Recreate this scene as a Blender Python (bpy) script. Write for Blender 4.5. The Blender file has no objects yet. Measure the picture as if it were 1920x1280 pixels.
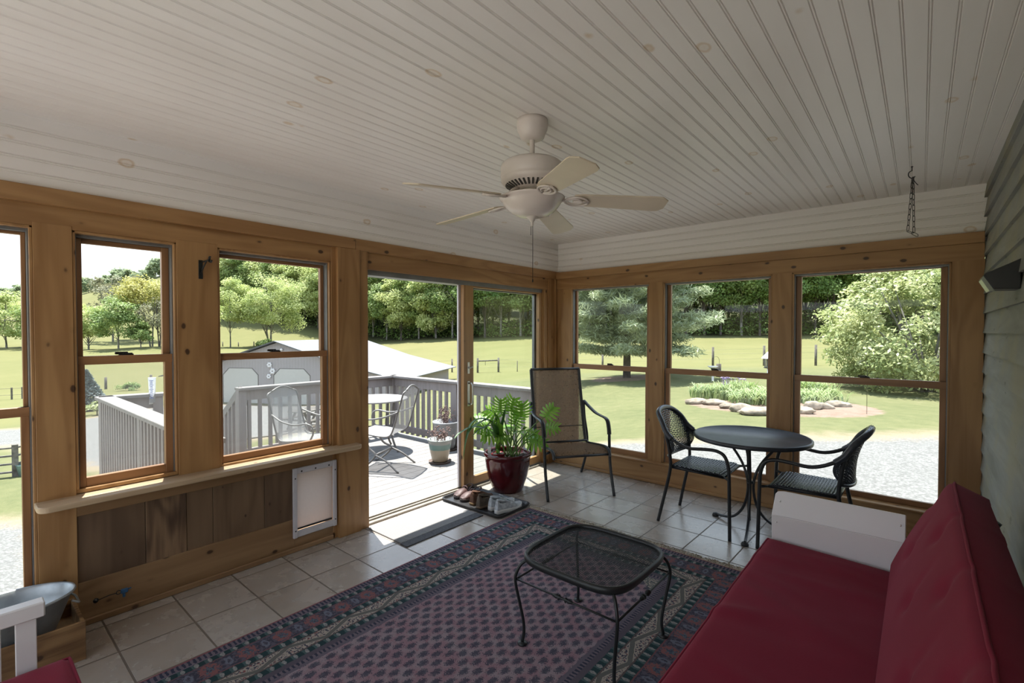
import bpy, bmesh, math, random
import numpy as np
from mathutils import Vector, Matrix

SC = bpy.context.scene
COL = SC.collection
rnd = random.Random(7)
PI = math.pi

# ------------------------------------------------------------------ mesh helpers
class MB:
    """collects shapes into one mesh object"""
    def __init__(self):
        self.bm = bmesh.new()
        self.mi = 0
    def box(self, x0, y0, z0, x1, y1, z1, bev=0.0, M=None, seg=1):
        x0, x1 = min(x0, x1), max(x0, x1); y0, y1 = min(y0, y1), max(y0, y1); z0, z1 = min(z0, z1), max(z0, z1)
        t = bmesh.new()
        v = [t.verts.new(p) for p in ((x0,y0,z0),(x1,y0,z0),(x1,y1,z0),(x0,y1,z0),(x0,y0,z1),(x1,y0,z1),(x1,y1,z1),(x0,y1,z1))]
        for f in ((0,3,2,1),(4,5,6,7),(0,1,5,4),(1,2,6,5),(2,3,7,6),(3,0,4,7)):
            t.faces.new([v[i] for i in f])
        if bev > 0:
            bmesh.ops.bevel(t, geom=t.edges[:], offset=bev, segments=seg, profile=0.5, affect='EDGES')
        self._merge(t, M)
        return self
    def _merge(self, t, M=None):
        if M is not None:
            bmesh.ops.transform(t, matrix=M, verts=t.verts[:])
        base = {}
        for v in t.verts:
            base[v] = self.bm.verts.new(v.co)
        for f in t.faces:
            try:
                nf = self.bm.faces.new([base[v] for v in f.verts]); nf.smooth = f.smooth; nf.material_index = self.mi
            except ValueError:
                pass
        t.free()
    def tube(self, pts, r, seg=8, closed=False, caps=True, flat=1.0, up=None):
        pts = [Vector(p) for p in pts]
        n = len(pts)
        rs = r if isinstance(r, (list, tuple)) else [r]*n
        tang = []
        for i in range(n):
            if closed:
                d = pts[(i+1) % n]-pts[i-1]
            else:
                d = pts[min(i+1, n-1)]-pts[max(i-1, 0)]
            tang.append(d.normalized() if d.length > 1e-9 else Vector((0,0,1)))
        ref = Vector(up) if up else (Vector((0,0,1)) if abs(tang[0].z) < 0.9 else Vector((1,0,0)))
        a = tang[0].cross(ref).normalized()
        rings = []
        for i in range(n):
            t = tang[i]
            if up:
                a = t.cross(Vector(up))
                if a.length < 1e-6: a = Vector((1,0,0))
                a.normalize()
            else:
                a = (a - t*a.dot(t))
                if a.length < 1e-6: a = t.orthogonal()
                a.normalize()
            b = t.cross(a).normalized()
            ring = []
            for k in range(seg):
                w = 2*PI*(k+0.5)/seg
                ring.append(self.bm.verts.new(pts[i] + a*(math.cos(w)*rs[i]) + b*(math.sin(w)*rs[i]*flat)))
            rings.append(ring)
        m = n if closed else n-1
        for i in range(m):
            A, B = rings[i], rings[(i+1) % n]
            for k in range(seg):
                f = self.bm.faces.new((A[k], A[(k+1) % seg], B[(k+1) % seg], B[k])); f.smooth = seg > 4; f.material_index = self.mi
        if caps and not closed:
            f = self.bm.faces.new(rings[0][::-1]); f.material_index = self.mi
            f = self.bm.faces.new(rings[-1]); f.material_index = self.mi
        return self
    def lathe(self, prof, seg=32, c=(0,0,0), M=None, smooth=True, squash=(1,1)):
        t = bmesh.new(); rings = []
        for (r, z) in prof:
            if r < 1e-6:
                rings.append([t.verts.new((c[0], c[1], c[2]+z))])
            else:
                rings.append([t.verts.new((c[0]+r*squash[0]*math.cos(2*PI*k/seg), c[1]+r*squash[1]*math.sin(2*PI*k/seg), c[2]+z)) for k in range(seg)])
        for A, B in zip(rings, rings[1:]):
            for k in range(seg):
                k2 = (k+1) % seg
                if len(A) == 1 and len(B) == 1: continue
                if len(A) == 1: f = t.faces.new((A[0], B[k2], B[k]))
                elif len(B) == 1: f = t.faces.new((A[k], A[k2], B[0]))
                else: f = t.faces.new((A[k], A[k2], B[k2], B[k]))
                f.smooth = smooth
        bmesh.ops.recalc_face_normals(t, faces=t.faces[:])
        self._merge(t, M)
        return self
    def grid(self, f, nu, nv, closeu=False, thick=0.0):
        """surface f(u,v) u,v in 0..1; thick gives a solid sheet"""
        P = [[Vector(f(i/nu, j/nv)) for j in range(nv+1)] for i in range(nu+1)]
        t = bmesh.new()
        V = [[t.verts.new(p) for p in row] for row in P]
        for i in range(nu):
            for j in range(nv):
                q = t.faces.new((V[i][j], V[i+1][j], V[i+1][j+1], V[i][j+1])); q.smooth = True
        if thick:
            bmesh.ops.recalc_face_normals(t, faces=t.faces[:])
            bmesh.ops.solidify(t, geom=t.faces[:], thickness=thick)
        if closeu:
            bmesh.ops.remove_doubles(t, verts=t.verts[:], dist=1e-5)
        self._merge(t)
        return self
    def prism(self, poly, z0, z1, M=None, bev=0.0):
        t = bmesh.new()
        b = [t.verts.new((p[0], p[1], z0)) for p in poly]; u = [t.verts.new((p[0], p[1], z1)) for p in poly]
        n = len(poly)
        t.faces.new(b[::-1]); t.faces.new(u)
        for i in range(n):
            t.faces.new((b[i], b[(i+1) % n], u[(i+1) % n], u[i]))
        bmesh.ops.recalc_face_normals(t, faces=t.faces[:])
        if bev:
            bmesh.ops.bevel(t, geom=t.edges[:], offset=bev, segments=1, profile=0.5, affect='EDGES')
        self._merge(t, M)
        return self
    def ball(self, c, r, s=(1,1,1), sub=2, jit=0.0, seed=0):
        t = bmesh.new()
        bmesh.ops.create_icosphere(t, subdivisions=sub, radius=r)
        R = random.Random(seed)
        for v in t.verts:
            k = 1+jit*(R.random()-0.5)*2
            v.co = Vector((v.co.x*s[0]*k+c[0], v.co.y*s[1]*k+c[1], v.co.z*s[2]*k+c[2]))
        for f in t.faces: f.smooth = True
        self._merge(t)
        return self
    def quad(self, a, b, c, d):
        f = self.bm.faces.new([self.bm.verts.new(p) for p in (a, b, c, d)]); f.material_index = self.mi
        return self
    def build(self, name, mat, parent=None, subsurf=0, kind=None):
        me = bpy.data.meshes.new(name)
        self.bm.normal_update()
        self.bm.to_mesh(me); self.bm.free()
        for m in (mat if isinstance(mat, (list, tuple)) else [mat]):
            me.materials.append(m)
        o = bpy.data.objects.new(name, me)
        COL.objects.link(o)
        if parent is not None: o.parent = parent
        if subsurf:
            s = o.modifiers.new('subd', 'SUBSURF'); s.levels = subsurf; s.render_levels = subsurf
        if kind: o['kind'] = kind
        return o

def raw(name, verts, faces, mat, parent=None, smooth=False):
    me = bpy.data.meshes.new(name)
    me.from_pydata(verts, [], faces)
    me.materials.append(mat)
    if smooth: me.polygons.foreach_set('use_smooth', [True]*len(me.polygons))
    o = bpy.data.objects.new(name, me); COL.objects.link(o)
    if parent is not None: o.parent = parent
    return o

def tag(o, label, cat, group=None, kind=None):
    o['label'] = label; o['category'] = cat
    if group: o['group'] = group
    if kind: o['kind'] = kind
    return o
def thing(name, label, cat, loc=(0,0,0), rz=0.0, group=None):
    o = bpy.data.objects.new(name, None); COL.objects.link(o)
    o.empty_display_size = 0.1
    o.location = loc; o.rotation_euler = (0, 0, rz)
    return tag(o, label, cat, group)
def dup(root, loc, rz=0.0, label=None, group=None, scale=None):
    r = root.copy(); COL.objects.link(r); r.location = loc; r.rotation_euler = (0, 0, rz)
    if scale: r.scale = (scale if isinstance(scale, (tuple, list)) else (scale,)*3)
    if label: r['label'] = label
    if group: r['group'] = group
    for ch in list(root.children):
        c = ch.copy(); COL.objects.link(c); c.parent = r
        for g in list(ch.children):
            d = g.copy(); COL.objects.link(d); d.parent = c
    return r

# ------------------------------------------------------------------ node helpers
class S:
    """a socket with arithmetic"""
    def __init__(self, nb, sock): self.nb, self.s = nb, sock
    def _m(self, op, *a): return self.nb.math(op, self, *a)
    def __add__(self, o): return self._m('ADD', o)
    __radd__ = __add__
    def __sub__(self, o): return self._m('SUBTRACT', o)
    def __rsub__(self, o): return self.nb.math('SUBTRACT', o, self)
    def __mul__(self, o): return self._m('MULTIPLY', o)
    __rmul__ = __mul__
    def __truediv__(self, o): return self._m('DIVIDE', o)
    def sin(self): return self._m('SINE')
    def abs(self): return self._m('ABSOLUTE')
    def frac(self): return self._m('FRACT')
    def floor(self): return self._m('FLOOR')
    def lt(self, o): return self._m('LESS_THAN', o)
    def gt(self, o): return self._m('GREATER_THAN', o)
    def mn(self, o): return self._m('MINIMUM', o)
    def mx(self, o): return self._m('MAXIMUM', o)
    def sstep(self, a, b):
        n = self.nb.nt.nodes.new('ShaderNodeMapRange'); n.interpolation_type = 'SMOOTHSTEP'
        self.nb.put(n.inputs['Value'], self); n.inputs['From Min'].default_value = a; n.inputs['From Max'].default_value = b
        return S(self.nb, n.outputs['Result'])
class NB:
    def __init__(self, name):
        self.mat = bpy.data.materials.new(name); self.mat.use_nodes = True
        self.nt = self.mat.node_tree
        self.bsdf = self.nt.nodes['Principled BSDF']; self.out = self.nt.nodes['Material Output']
    def put(self, sock, v):
        if isinstance(v, S): self.nt.links.new(v.s, sock)
        elif isinstance(v, (tuple, list)) and len(v) == 3 and sock.type == 'RGBA': sock.default_value = (*v, 1)
        else: sock.default_value = v
    def math(self, op, *a):
        n = self.nt.nodes.new('ShaderNodeMath'); n.operation = op
        for i, v in enumerate(a): self.put(n.inputs[i], v)
        return S(self, n.outputs[0])
    def pos(self, kind='Object'):
        n = self.nt.nodes.new('ShaderNodeTexCoord'); return S(self, n.outputs[kind])
    def sep(self, v):
        n = self.nt.nodes.new('ShaderNodeSeparateXYZ'); self.put(n.inputs[0], v)
        return [S(self, n.outputs[i]) for i in range(3)]
    def comb(self, x, y, z):
        n = self.nt.nodes.new('ShaderNodeCombineXYZ')
        for i, v in enumerate((x, y, z)): self.put(n.inputs[i], v)
        return S(self, n.outputs[0])
    def scale(self, v, s, loc=(0,0,0)):
        n = self.nt.nodes.new('ShaderNodeMapping'); self.put(n.inputs['Vector'], v)
        n.inputs['Scale'].default_value = s; n.inputs['Location'].default_value = loc
        return S(self, n.outputs[0])
    def noise(self, v, sc, det=3, rough=0.5, dist=0.0, color=False):
        n = self.nt.nodes.new('ShaderNodeTexNoise')
        if v is not None: self.put(n.inputs['Vector'], v)
        self.put(n.inputs['Scale'], sc); n.inputs['Detail'].default_value = det
        n.inputs['Roughness'].default_value = rough; n.inputs['Distortion'].default_value = dist
        return S(self, n.outputs['Color' if color else 'Fac'])
    def vor(self, v, sc, out='Distance', feature='F1', rand=1.0):
        n = self.nt.nodes.new('ShaderNodeTexVoronoi'); n.feature = feature
        self.put(n.inputs['Vector'], v); n.inputs['Scale'].default_value = sc; n.inputs['Randomness'].default_value = rand
        return S(self, n.outputs[out])
    def mix(self, f, a, b, mode='MIX'):
        n = self.nt.nodes.new('ShaderNodeMix'); n.data_type = 'RGBA'; n.blend_type = mode; n.clamp_factor = True
        self.put(n.inputs[0], f); self.put(n.inputs[6], a); self.put(n.inputs[7], b)
        return S(self, n.outputs[2])
    def ramp(self, f, stops, const=False):
        n = self.nt.nodes.new('ShaderNodeValToRGB'); self.put(n.inputs[0], f)
        e = n.color_ramp.elements
        if const: n.color_ramp.interpolation = 'CONSTANT'
        while len(e) < len(stops): e.new(0.5)
        for k, (p, c) in enumerate(stops): e[k].position = p; e[k].color = (*c, 1)
        return S(self, n.outputs[0])
    def attr(self, name):
        n = self.nt.nodes.new('ShaderNodeAttribute'); n.attribute_name = name
        return S(self, n.outputs['Fac'])
    def bump(self, h, strength=0.3, dist=0.01):
        n = self.nt.nodes.new('ShaderNodeBump'); n.inputs['Strength'].default_value = strength; n.inputs['Distance'].default_value = dist
        self.put(n.inputs['Height'], h); self.nt.links.new(n.outputs[0], self.bsdf.inputs['Normal']); return self
    def set(self, color=None, rough=None, metal=None, spec=None, **k):
        if color is not None: self.put(self.bsdf.inputs['Base Color'], color)
        if rough is not None: self.put(self.bsdf.inputs['Roughness'], rough)
        if metal is not None: self.put(self.bsdf.inputs['Metallic'], metal)
        if spec is not None: self.put(self.bsdf.inputs['Specular IOR Level'], spec)
        for q, v in k.items(): self.put(self.bsdf.inputs[q], v)
        return self
    def shader(self, t): return self.nt.nodes.new(t)

def plain(name, color, rough=0.5, metal=0.0, var=0.08, sc=12.0, bump=0.0, spec=None):
    b = NB(name); n = b.noise(b.pos(), sc, 4)
    c2 = tuple(max(0, c*(1-var*2)) for c in color); c1 = tuple(min(1, c*(1+var)) for c in color)
    b.set(b.ramp(n, [(0.3, c2), (0.7, c1)]), rough, metal, spec)
    if bump: b.bump(n, bump, 0.005)
    return b.mat

def wood(name, light, dark, knot=(0.045,0.018,0.008), axis='z', knots=1.0, rough=0.45, grain=1.0, var=0.25):
    b = NB(name); p = b.pos()
    al = {'x': 0, 'y': 1, 'z': 2}[axis]
    sc = [16.0*grain]*3; sc[al] = 0.9*grain
    n1 = b.noise(b.scale(p, sc), 1.0, 5, 0.6, 1.2)
    sc2 = [5.0]*3; sc2[al] = 0.7
    n2 = b.noise(b.scale(p, sc2, (3,1,7)), 1.0, 2, 0.5, 0.6)
    rings = ((n2*34.0).sin()*0.5+0.5)
    f = n1*0.62 + rings*0.30 + 0.03
    col = b.ramp(f, [(0.25, dark), (0.72, light)])
    big = b.noise(p, 1.3, 2)
    col = b.mix((big-0.35)*1.6*var*2, col, tuple(c*0.62 for c in dark))
    if knots > 0:
        ks = [8.6]*3; ks[al] = 5.4
        w = b.noise(p, 14.0, 2, color=True)
        vv = b.nt.nodes.new('ShaderNodeVectorMath'); vv.operation = 'MULTIPLY_ADD'
        b.put(vv.inputs[0], w); vv.inputs[1].default_value = (0.09,0.09,0.09); b.put(vv.inputs[2], b.scale(p, ks, (0.31,0.77,0.13)))
        d = b.vor(S(b, vv.outputs[0]), 1.0)
        k2 = 1.0 - d.sstep(0.05*knots, 0.20*knots)
        k1 = 1.0 - d.sstep(0.075*knots, 0.125*knots)
        col = b.mix(k2*0.4, col, tuple(c*0.55 for c in dark))
        col = b.mix(k1*0.92, col, knot)
    b.set(col, rough)
    b.bump(n1, 0.10, 0.003)
    return b.mat

M = {}
PL, PD = (0.415,0.235,0.098), (0.285,0.145,0.054)
for ax in 'xyz':
    M['pine_'+ax] = wood('knotty_pine_'+ax, PL, PD, axis=ax, knots=1.0)
    M['sash_'+ax] = wood('sash_wood_'+ax, (0.36,0.185,0.085), (0.24,0.115,0.048), axis=ax, knots=0, rough=0.4)
M['panel_dark'] = wood('weathered_panel_wood', (0.165,0.100,0.056), (0.105,0.06,0.033), axis='z', knots=0.8, rough=0.6)
M['panel_streak'] = wood('streaked_panel_wood', (0.30,0.185,0.10), (0.07,0.036,0.02), axis='z', knots=1.2, rough=0.6, grain=1.8, var=0.5)
M['panel_mid'] = wood('brown_panel_wood', (0.195,0.12,0.066), (0.13,0.076,0.04), axis='z', knots=0.5, rough=0.6)
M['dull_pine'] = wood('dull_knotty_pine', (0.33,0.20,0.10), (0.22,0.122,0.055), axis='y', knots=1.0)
M['sill_wood'] = wood('worn_pine_sill', (0.52,0.385,0.25), (0.38,0.265,0.16), axis='y', knots=0.6, rough=0.5)
M['crate'] = wood('crate_wood', (0.42,0.24,0.10), (0.12,0.055,0.022), axis='x', knots=0.9, rough=0.6, grain=1.5, var=0.5)

def beadboard(name, axis):
    b = NB(name); p = b.pos()
    al = {'x': 0, 'y': 1}[axis]
    sc = [7.0]*3; sc[al] = 0.8
    n = b.noise(b.scale(p, sc), 1.0, 4)
    col = b.ramp(n, [(0.3, (0.80,0.77,0.735)), (0.7, (0.86,0.835,0.805))])
    # pale rings where knots bleed through the paint
    w = b.noise(p, 20.0, 2, color=True)
    vv = b.nt.nodes.new('ShaderNodeVectorMath'); vv.operation = 'MULTIPLY_ADD'
    ks = [4.6]*3; ks[al] = 3.0
    b.put(vv.inputs[0], w); vv.inputs[1].default_value = (0.06,)*3; b.put(vv.inputs[2], b.scale(p, ks, (0.2,0.1,0.35)))
    d = b.vor(S(b, vv.outputs[0]), 1.0)
    k = (d.sstep(0.05, 0.09))*(1.0-d.sstep(0.09, 0.13))
    k2 = 1.0-d.sstep(0.02, 0.11)
    col = b.mix(k*0.6, col, (0.60,0.44,0.26)); col = b.mix(k2*0.3, col, (0.68,0.53,0.34))
    b.set(col, 0.42); b.bump(n, 0.05, 0.003)
    return b.mat
M['bead_y'] = beadboard('painted_beadboard_y', 'y'); M['bead_x'] = beadboard('painted_beadboard_x', 'x')

def tile_mat():
    b = NB('ceramic_floor_tile'); p = b.pos(); x, y, z = b.sep(p)
    u = (x-0.479-(y+0.6)*0.024)/0.3087; v = (y+0.4308)/0.3096
    fu, fv = u.frac(), v.frac()
    e = (fu.mn(1.0-fu)).mn(fv.mn(1.0-fv))
    g = 1.0 - e.sstep(0.011, 0.017)
    cell = b.comb(u.floor(), v.floor(), 0.0)
    wn = b.nt.nodes.new('ShaderNodeTexWhiteNoise'); b.put(wn.inputs['Vector'], cell)
    rv = S(b, wn.outputs['Value'])
    off = b.nt.nodes.new('ShaderNodeVectorMath'); off.operation = 'ADD'
    b.put(off.inputs[0], p); b.put(off.inputs[1], b.scale(S(b, wn.outputs['Color']), (7,7,7)))
    n1 = b.noise(S(b, off.outputs[0]), 5.0, 5, 0.6); n2 = b.noise(S(b, off.outputs[0]), 38.0, 5, 0.7, 0.8)
    col = b.ramp(n1*0.6+rv*0.35, [(0.25, (0.33,0.28,0.235)), (0.75, (0.44,0.40,0.365))])
    st = n2.sstep(0.58, 0.70)
    col = b.mix(st*0.18, col, (0.20,0.15,0.105))
    col = b.mix(g, col, (0.13,0.10,0.075))
    b.set(col, b.math('ADD', g*0.5, n1*0.14+0.20), spec=0.7)
    b.bump(1.0-g, 0.6, 0.003)
    return b.mat
M['tile'] = tile_mat()

def siding_mat():
    b = NB('weathered_lap_siding'); p = b.pos()
    n = b.noise(b.scale(p, (9,1.2,9)), 1.0, 5, 0.6, 0.5); n2 = b.noise(p, 3.0, 4); n3 = b.noise(b.scale(p, (30,6,30)), 1.0, 3)
    col = b.ramp(n, [(0.3, (0.185,0.19,0.17)), (0.7, (0.29,0.295,0.28))])
    col = b.mix(n2.sstep(0.42, 0.65)*0.5, col, (0.30,0.27,0.17))
    col = b.mix(n3.sstep(0.66, 0.74)*0.5, col, (0.08,0.08,0.075))
    b.set(col, 0.75); b.bump(n, 0.25, 0.004)
    return b.mat
M['siding'] = siding_mat()

def glass(name, tint=(1,1,1), refl=1.0):
    b = NB(name); nt = b.nt
    tr = b.shader('ShaderNodeBsdfTransparent'); tr.inputs[0].default_value = (*tint, 1)
    gl = b.shader('ShaderNodeBsdfGlossy'); gl.inputs['Roughness'].default_value = 0.02
    fr = b.shader('ShaderNodeFresnel'); fr.inputs[0].default_value = 1.45
    mx = b.shader('ShaderNodeMixShader')
    ge = b.shader('ShaderNodeNewGeometry')
    f = S(b, fr.outputs[0])*refl*(1.0-S(b, ge.outputs['Backfacing']))
    b.put(mx.inputs[0], f); nt.links.new(tr.outputs[0], mx.inputs[1]); nt.links.new(gl.outputs[0], mx.inputs[2])
    nt.links.new(mx.outputs[0], b.out.inputs[0]); nt.nodes.remove(b.bsdf)
    return b.mat
M['glass'] = glass('window_glass', (0.97,0.985,0.975), 0.7)

def sheer(name, color, alpha, transl=0.3, var=0.2):
    """open-weave cloth or screen: part of the light goes straight through the holes"""
    b = NB(name); nt = b.nt
    tr = b.shader('ShaderNodeBsdfTransparent'); df = b.shader('ShaderNodeBsdfDiffuse'); tl = b.shader('ShaderNodeBsdfTranslucent')
    n = b.noise(b.pos(), 60.0, 3)
    c = b.ramp(n, [(0.3, tuple(q*(1-var) for q in color)), (0.7, color)])
    b.put(df.inputs[0], c); b.put(tl.inputs[0], c)
    m1 = b.shader('ShaderNodeMixShader'); m1.inputs[0].default_value = transl
    nt.links.new(df.outputs[0], m1.inputs[1]); nt.links.new(tl.outputs[0], m1.inputs[2])
    m2 = b.shader('ShaderNodeMixShader'); m2.inputs[0].default_value = alpha
    nt.links.new(tr.outputs[0], m2.inputs[1]); nt.links.new(m1.outputs[0], m2.inputs[2])
    nt.links.new(m2.outputs[0], b.out.inputs[0]); nt.nodes.remove(b.bsdf)
    return b.mat
M['screen'] = sheer('insect_screen', (0.55,0.55,0.56), 0.16, 0.2)
M['sling'] = sheer('brown_sling_mesh', (0.34,0.26,0.195), 0.60, 0.65)
M['flap'] = sheer('cloudy_vinyl_flap', (0.66,0.605,0.57), 0.96, 0.72, 0.03)
M['patio_mesh'] = sheer('silver_wire_mesh', (0.42,0.42,0.42), 0.42, 0.1)

def leaf(name, c1, c2, transl=0.4, sc=3.0, rough=0.5):
    b = NB(name); nt = b.nt
    n = b.noise(b.pos(), sc, 3)
    c = b.ramp(n, [(0.35, c1), (0.65, c2)])
    b.set(c, rough)
    tl = b.shader('ShaderNodeBsdfTranslucent'); b.put(tl.inputs[0], c)
    m = b.shader('ShaderNodeMixShader'); m.inputs[0].default_value = transl
    nt.links.new(b.bsdf.outputs[0], m.inputs[1]); nt.links.new(tl.outputs[0], m.inputs[2]); nt.links.new(m.outputs[0], b.out.inputs[0])
    return b.mat

M['white_paint'] = plain('white_painted_wood', (0.72,0.70,0.71), 0.4, var=0.012, sc=3)
M['fan_white'] = plain('white_fan_enamel', (0.66,0.60,0.55), 0.35, var=0.03)
M['fan_blade'] = plain('cream_fan_blade', (0.66,0.57,0.44), 0.38, var=0.04, sc=5)
M['fan_vent'] = plain('dark_vent_slot', (0.05,0.045,0.04), 0.6)
M['bowl_glass'] = plain('frosted_glass_bowl', (0.70,0.63,0.58), 0.25, var=0.03)
M['black_iron'] = plain('black_wrought_iron', (0.012,0.014,0.015), 0.42, 0.0, 0.1, 30, spec=0.5)
M['black_metal'] = plain('black_powder_coat', (0.014,0.015,0.018), 0.38, 0.0, 0.1, 30)
M['wicker'] = plain('black_resin_wicker', (0.030,0.036,0.050), 0.30, 0.0, 0.2, 40, spec=0.6)
M['table_top'] = plain('slate_blue_black_top', (0.028,0.032,0.043), 0.40, 0.0, 0.35, 10)
M['chrome'] = plain('brushed_steel', (0.55,0.55,0.55), 0.3, 1.0)
M['bronze'] = plain('dark_bronze_latch', (0.025,0.020,0.017), 0.35, 0.6)
M['grey_alu'] = plain('grey_aluminium_track', (0.20,0.205,0.21), 0.45, 0.2)
M['white_alu'] = plain('pale_aluminium', (0.60,0.58,0.61), 0.35, 0.1, 0.03)
M['sill_alu'] = plain('worn_door_sill', (0.25,0.225,0.19), 0.45, 0.1, 0.12)
M['rubber'] = plain('black_rubber', (0.018,0.018,0.019), 0.6)
M['tray'] = plain('black_plastic_tray', (0.02,0.02,0.021), 0.35)
M['galv'] = plain('galvanised_steel', (0.40,0.43,0.45), 0.36, 0.45, 0.18, 9)
M['blue_plastic'] = plain('blue_plastic_clip', (0.03,0.11,0.24), 0.4)
M['soil'] = plain('potting_soil', (0.03,0.02,0.013), 0.95, 0, 0.4, 60, 0.6)
def cloth(name, c1, c2, sc=260.0):
    b = NB(name); p = b.pos()
    w = b.noise(p, sc, 2); n = b.noise(p, 6.0, 3)
    b.set(b.mix(n, c1, c2), 0.9, spec=0.15, **{'Sheen Weight': 0.04, 'Sheen Roughness': 0.5})
    b.bump(w, 0.18, 0.002)
    return b.mat
M['red_cloth'] = cloth('crimson_cotton', (0.185,0.011,0.030), (0.215,0.018,0.041))
M['pot_red'] = NB('oxblood_glaze').set(None, 0.12).mat
b = NB('oxblood_glaze_pot'); n = b.noise(b.pos(), 7.0, 3); b.set(b.ramp(n, [(0.35, (0.050,0.005,0.007)), (0.7, (0.085,0.009,0.012))]), 0.13, spec=0.6); M['pot_red'] = b.mat
M['leaf_bright'] = leaf('philodendron_leaf', (0.15,0.34,0.03), (0.26,0.48,0.06), 0.45, 9, 0.35)
M['leaf_strap'] = leaf('strap_leaf', (0.035,0.10,0.025), (0.07,0.17,0.035), 0.25, 8, 0.3)
M['stem_green'] = plain('green_stalk', (0.13,0.25,0.05), 0.45)
M['white_card'] = plain('white_card', (0.75,0.75,0.75), 0.5)

def rug_mat(x0, x1, y0, y1):
    b = NB('persian_rug'); x0_, y0_, z = b.sep(b.pos())
    wv = b.sep(b.noise(b.pos(), 48.0, 3, color=True)); x, y = x0_+(wv[0]-0.5)*0.016, y0_+(wv[1]-0.5)*0.016
    dx = (x-x0).mn(x1-x); dy = (y-y0).mn(y1-y)
    u = dx.mn(dy)*0.5 + ((x0_-x0).mn(x1-x0_)).mn((y0_-y0).mn(y1-y0_))*0.5
    horiz = dx.lt(dy)            # 1 on the long sides, where the border runs along y
    t = horiz*y + (1.0-horiz)*x
    navy, teal, ivory, mauve, lav, red = (0.038,0.042,0.066), (0.022,0.046,0.050), (0.34,0.29,0.25), (0.25,0.155,0.18), (0.15,0.12,0.142), (0.21,0.09,0.088)
    pos2 = b.comb(x, y, 0.0)
    fuzz = b.noise(pos2, 420.0, 2)
    n_f = b.noise(pos2, 95.0, 2); n_c = b.noise(pos2, 60.0, 2)
    # field: staggered rows of dark sprays on mauve
    px, py = 0.045, 0.081
    r = (x/px).floor(); sh = (r*0.5).frac()
    fx = (x/px).frac()-0.5; fy = ((y/py)+sh).frac()-0.5
    n_s = b.noise(pos2, 190.0, 2)
    fyy = fy*2.05; fxx = fx*1.75+fy*fy*0.9
    d = b.math('SQRT', fxx*fxx + fyy*fyy)
    petals = ((fx*30.0).sin()*(fy*44.0).sin())*0.16
    spray = (d + (n_f-0.5)*0.9 + (n_s-0.5)*1.1 + petals).lt(0.66)
    fieldc = b.mix(b.noise(pos2, 14.0, 2).sstep(0.4, 0.62), mauve, (0.26,0.205,0.225))
    fieldc = b.mix(n_c.sstep(0.60, 0.66)*0.5, fieldc, (0.23,0.095,0.12))
    fieldc = b.mix(n_s.sstep(0.60, 0.68)*0.5, fieldc, (0.27,0.235,0.25))
    fieldc = b.mix(spray*0.85, fieldc, b.mix(n_c.gt(0.52), navy, (0.055,0.065,0.085)))
    # ivory corner pieces
    us, vs = dx-0.44, dy-0.44
    corner = (us+vs).lt(0.15)
    fieldc = b.mix(corner, fieldc, b.mix(n_f.sstep(0.46, 0.54), ivory, (0.05,0.075,0.085)))
    # ticks
    tick = ((t/0.021).frac()).lt(0.5)
    tickc = b.mix(tick, lav, navy)
    # beads
    bt = (t/0.053).frac()-0.5
    def beads(uc, w):
        uu = (u-uc)/w
        dd = b.math('SQRT', bt*bt*9.0 + uu*uu*1.0)
        bb = (dd+(n_f-0.5)*0.5).lt(0.50)
        lf = (((t/0.053)+0.25).frac()-0.5).abs().lt(0.11)
        c = b.mix(lf, teal, (0.06,0.10,0.10))
        return b.mix(bb*0.9, c, b.mix(n_f.gt(0.5), (0.20,0.20,0.20), (0.29,0.28,0.27)))
    # outer border: red and blue medallions on dark blue
    mt = (t/0.16).frac()-0.5; mu = (u-0.145)/0.055
    dm = b.math('SQRT', mt*mt*7.0 + mu*mu*0.55)
    outer = b.mix(n_c.sstep(0.47, 0.55), (0.05,0.05,0.07), (0.095,0.085,0.11))
    ring = (dm+(n_f-0.5)*0.9+(n_c-0.5)*0.9)
    outer = b.mix(ring.lt(0.62)*ring.gt(0.30), outer, red)
    outer = b.mix(ring.lt(0.26)*0.8, outer, b.mix(n_f.gt(.5), (0.10,0.14,0.17), (0.05,0.06,0.09)))
    m2 = ((t/0.16)+0.5).frac()-0.5
    d2 = b.math('SQRT', m2*m2*30.0 + mu*mu*0.8)+(n_f-0.5)*0.6
    outer = b.mix(d2.lt(0.55)*d2.gt(0.25), outer, (0.13,0.14,0.18))
    # ivory main border with a zigzag vine
    zz = (((t/0.315).frac()-0.5).abs()*2.0-0.5)*0.062
    vine = ((u-0.287)-zz).abs()
    iv = b.mix(n_f.sstep(0.50, 0.56), ivory, (0.052,0.052,0.075))
    iv = b.mix(n_c.sstep(0.62, 0.66), iv, (0.22,0.075,0.075))
    iv = b.mix(vine.lt(0.012), iv, (0.115,0.115,0.105)); iv = b.mix(vine.lt(0.016)*vine.gt(0.012), iv, ivory)
    line = (0.10,0.075,0.075)
    bands = [(0.012, (0.21,0.075,0.085)), (0.05, tickc), (0.058, (0.15,0.12,0.15)), (0.092, beads(0.075,0.034)), (0.098, (0.14,0.07,0.085)),
             (0.195, outer), (0.202, (0.16,0.07,0.08)), (0.242, beads(0.222,0.038)), (0.250, line), (0.324, iv), (0.332, line), (0.368, beads(0.350,0.034)),
             (0.398, (0.09,0.075,0.095)), (0.422, tickc), (0.44, (0.12,0.105,0.13))]
    col = fieldc
    for lim, c in reversed(bands):
        col = b.mix(u.lt(lim), col, c)
    col = b.mix(fuzz.sstep(0.3, 0.7)*0.25, col, b.mix(0.35, col, (0.01,0.01,0.015)))
    b.set(col, 0.95, spec=0.1); b.bump(fuzz, 0.25, 0.003)
    return b.mat
RUG = (0.722, 2.52, -4.42, -1.455)
M['rug'] = rug_mat(*RUG)
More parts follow.
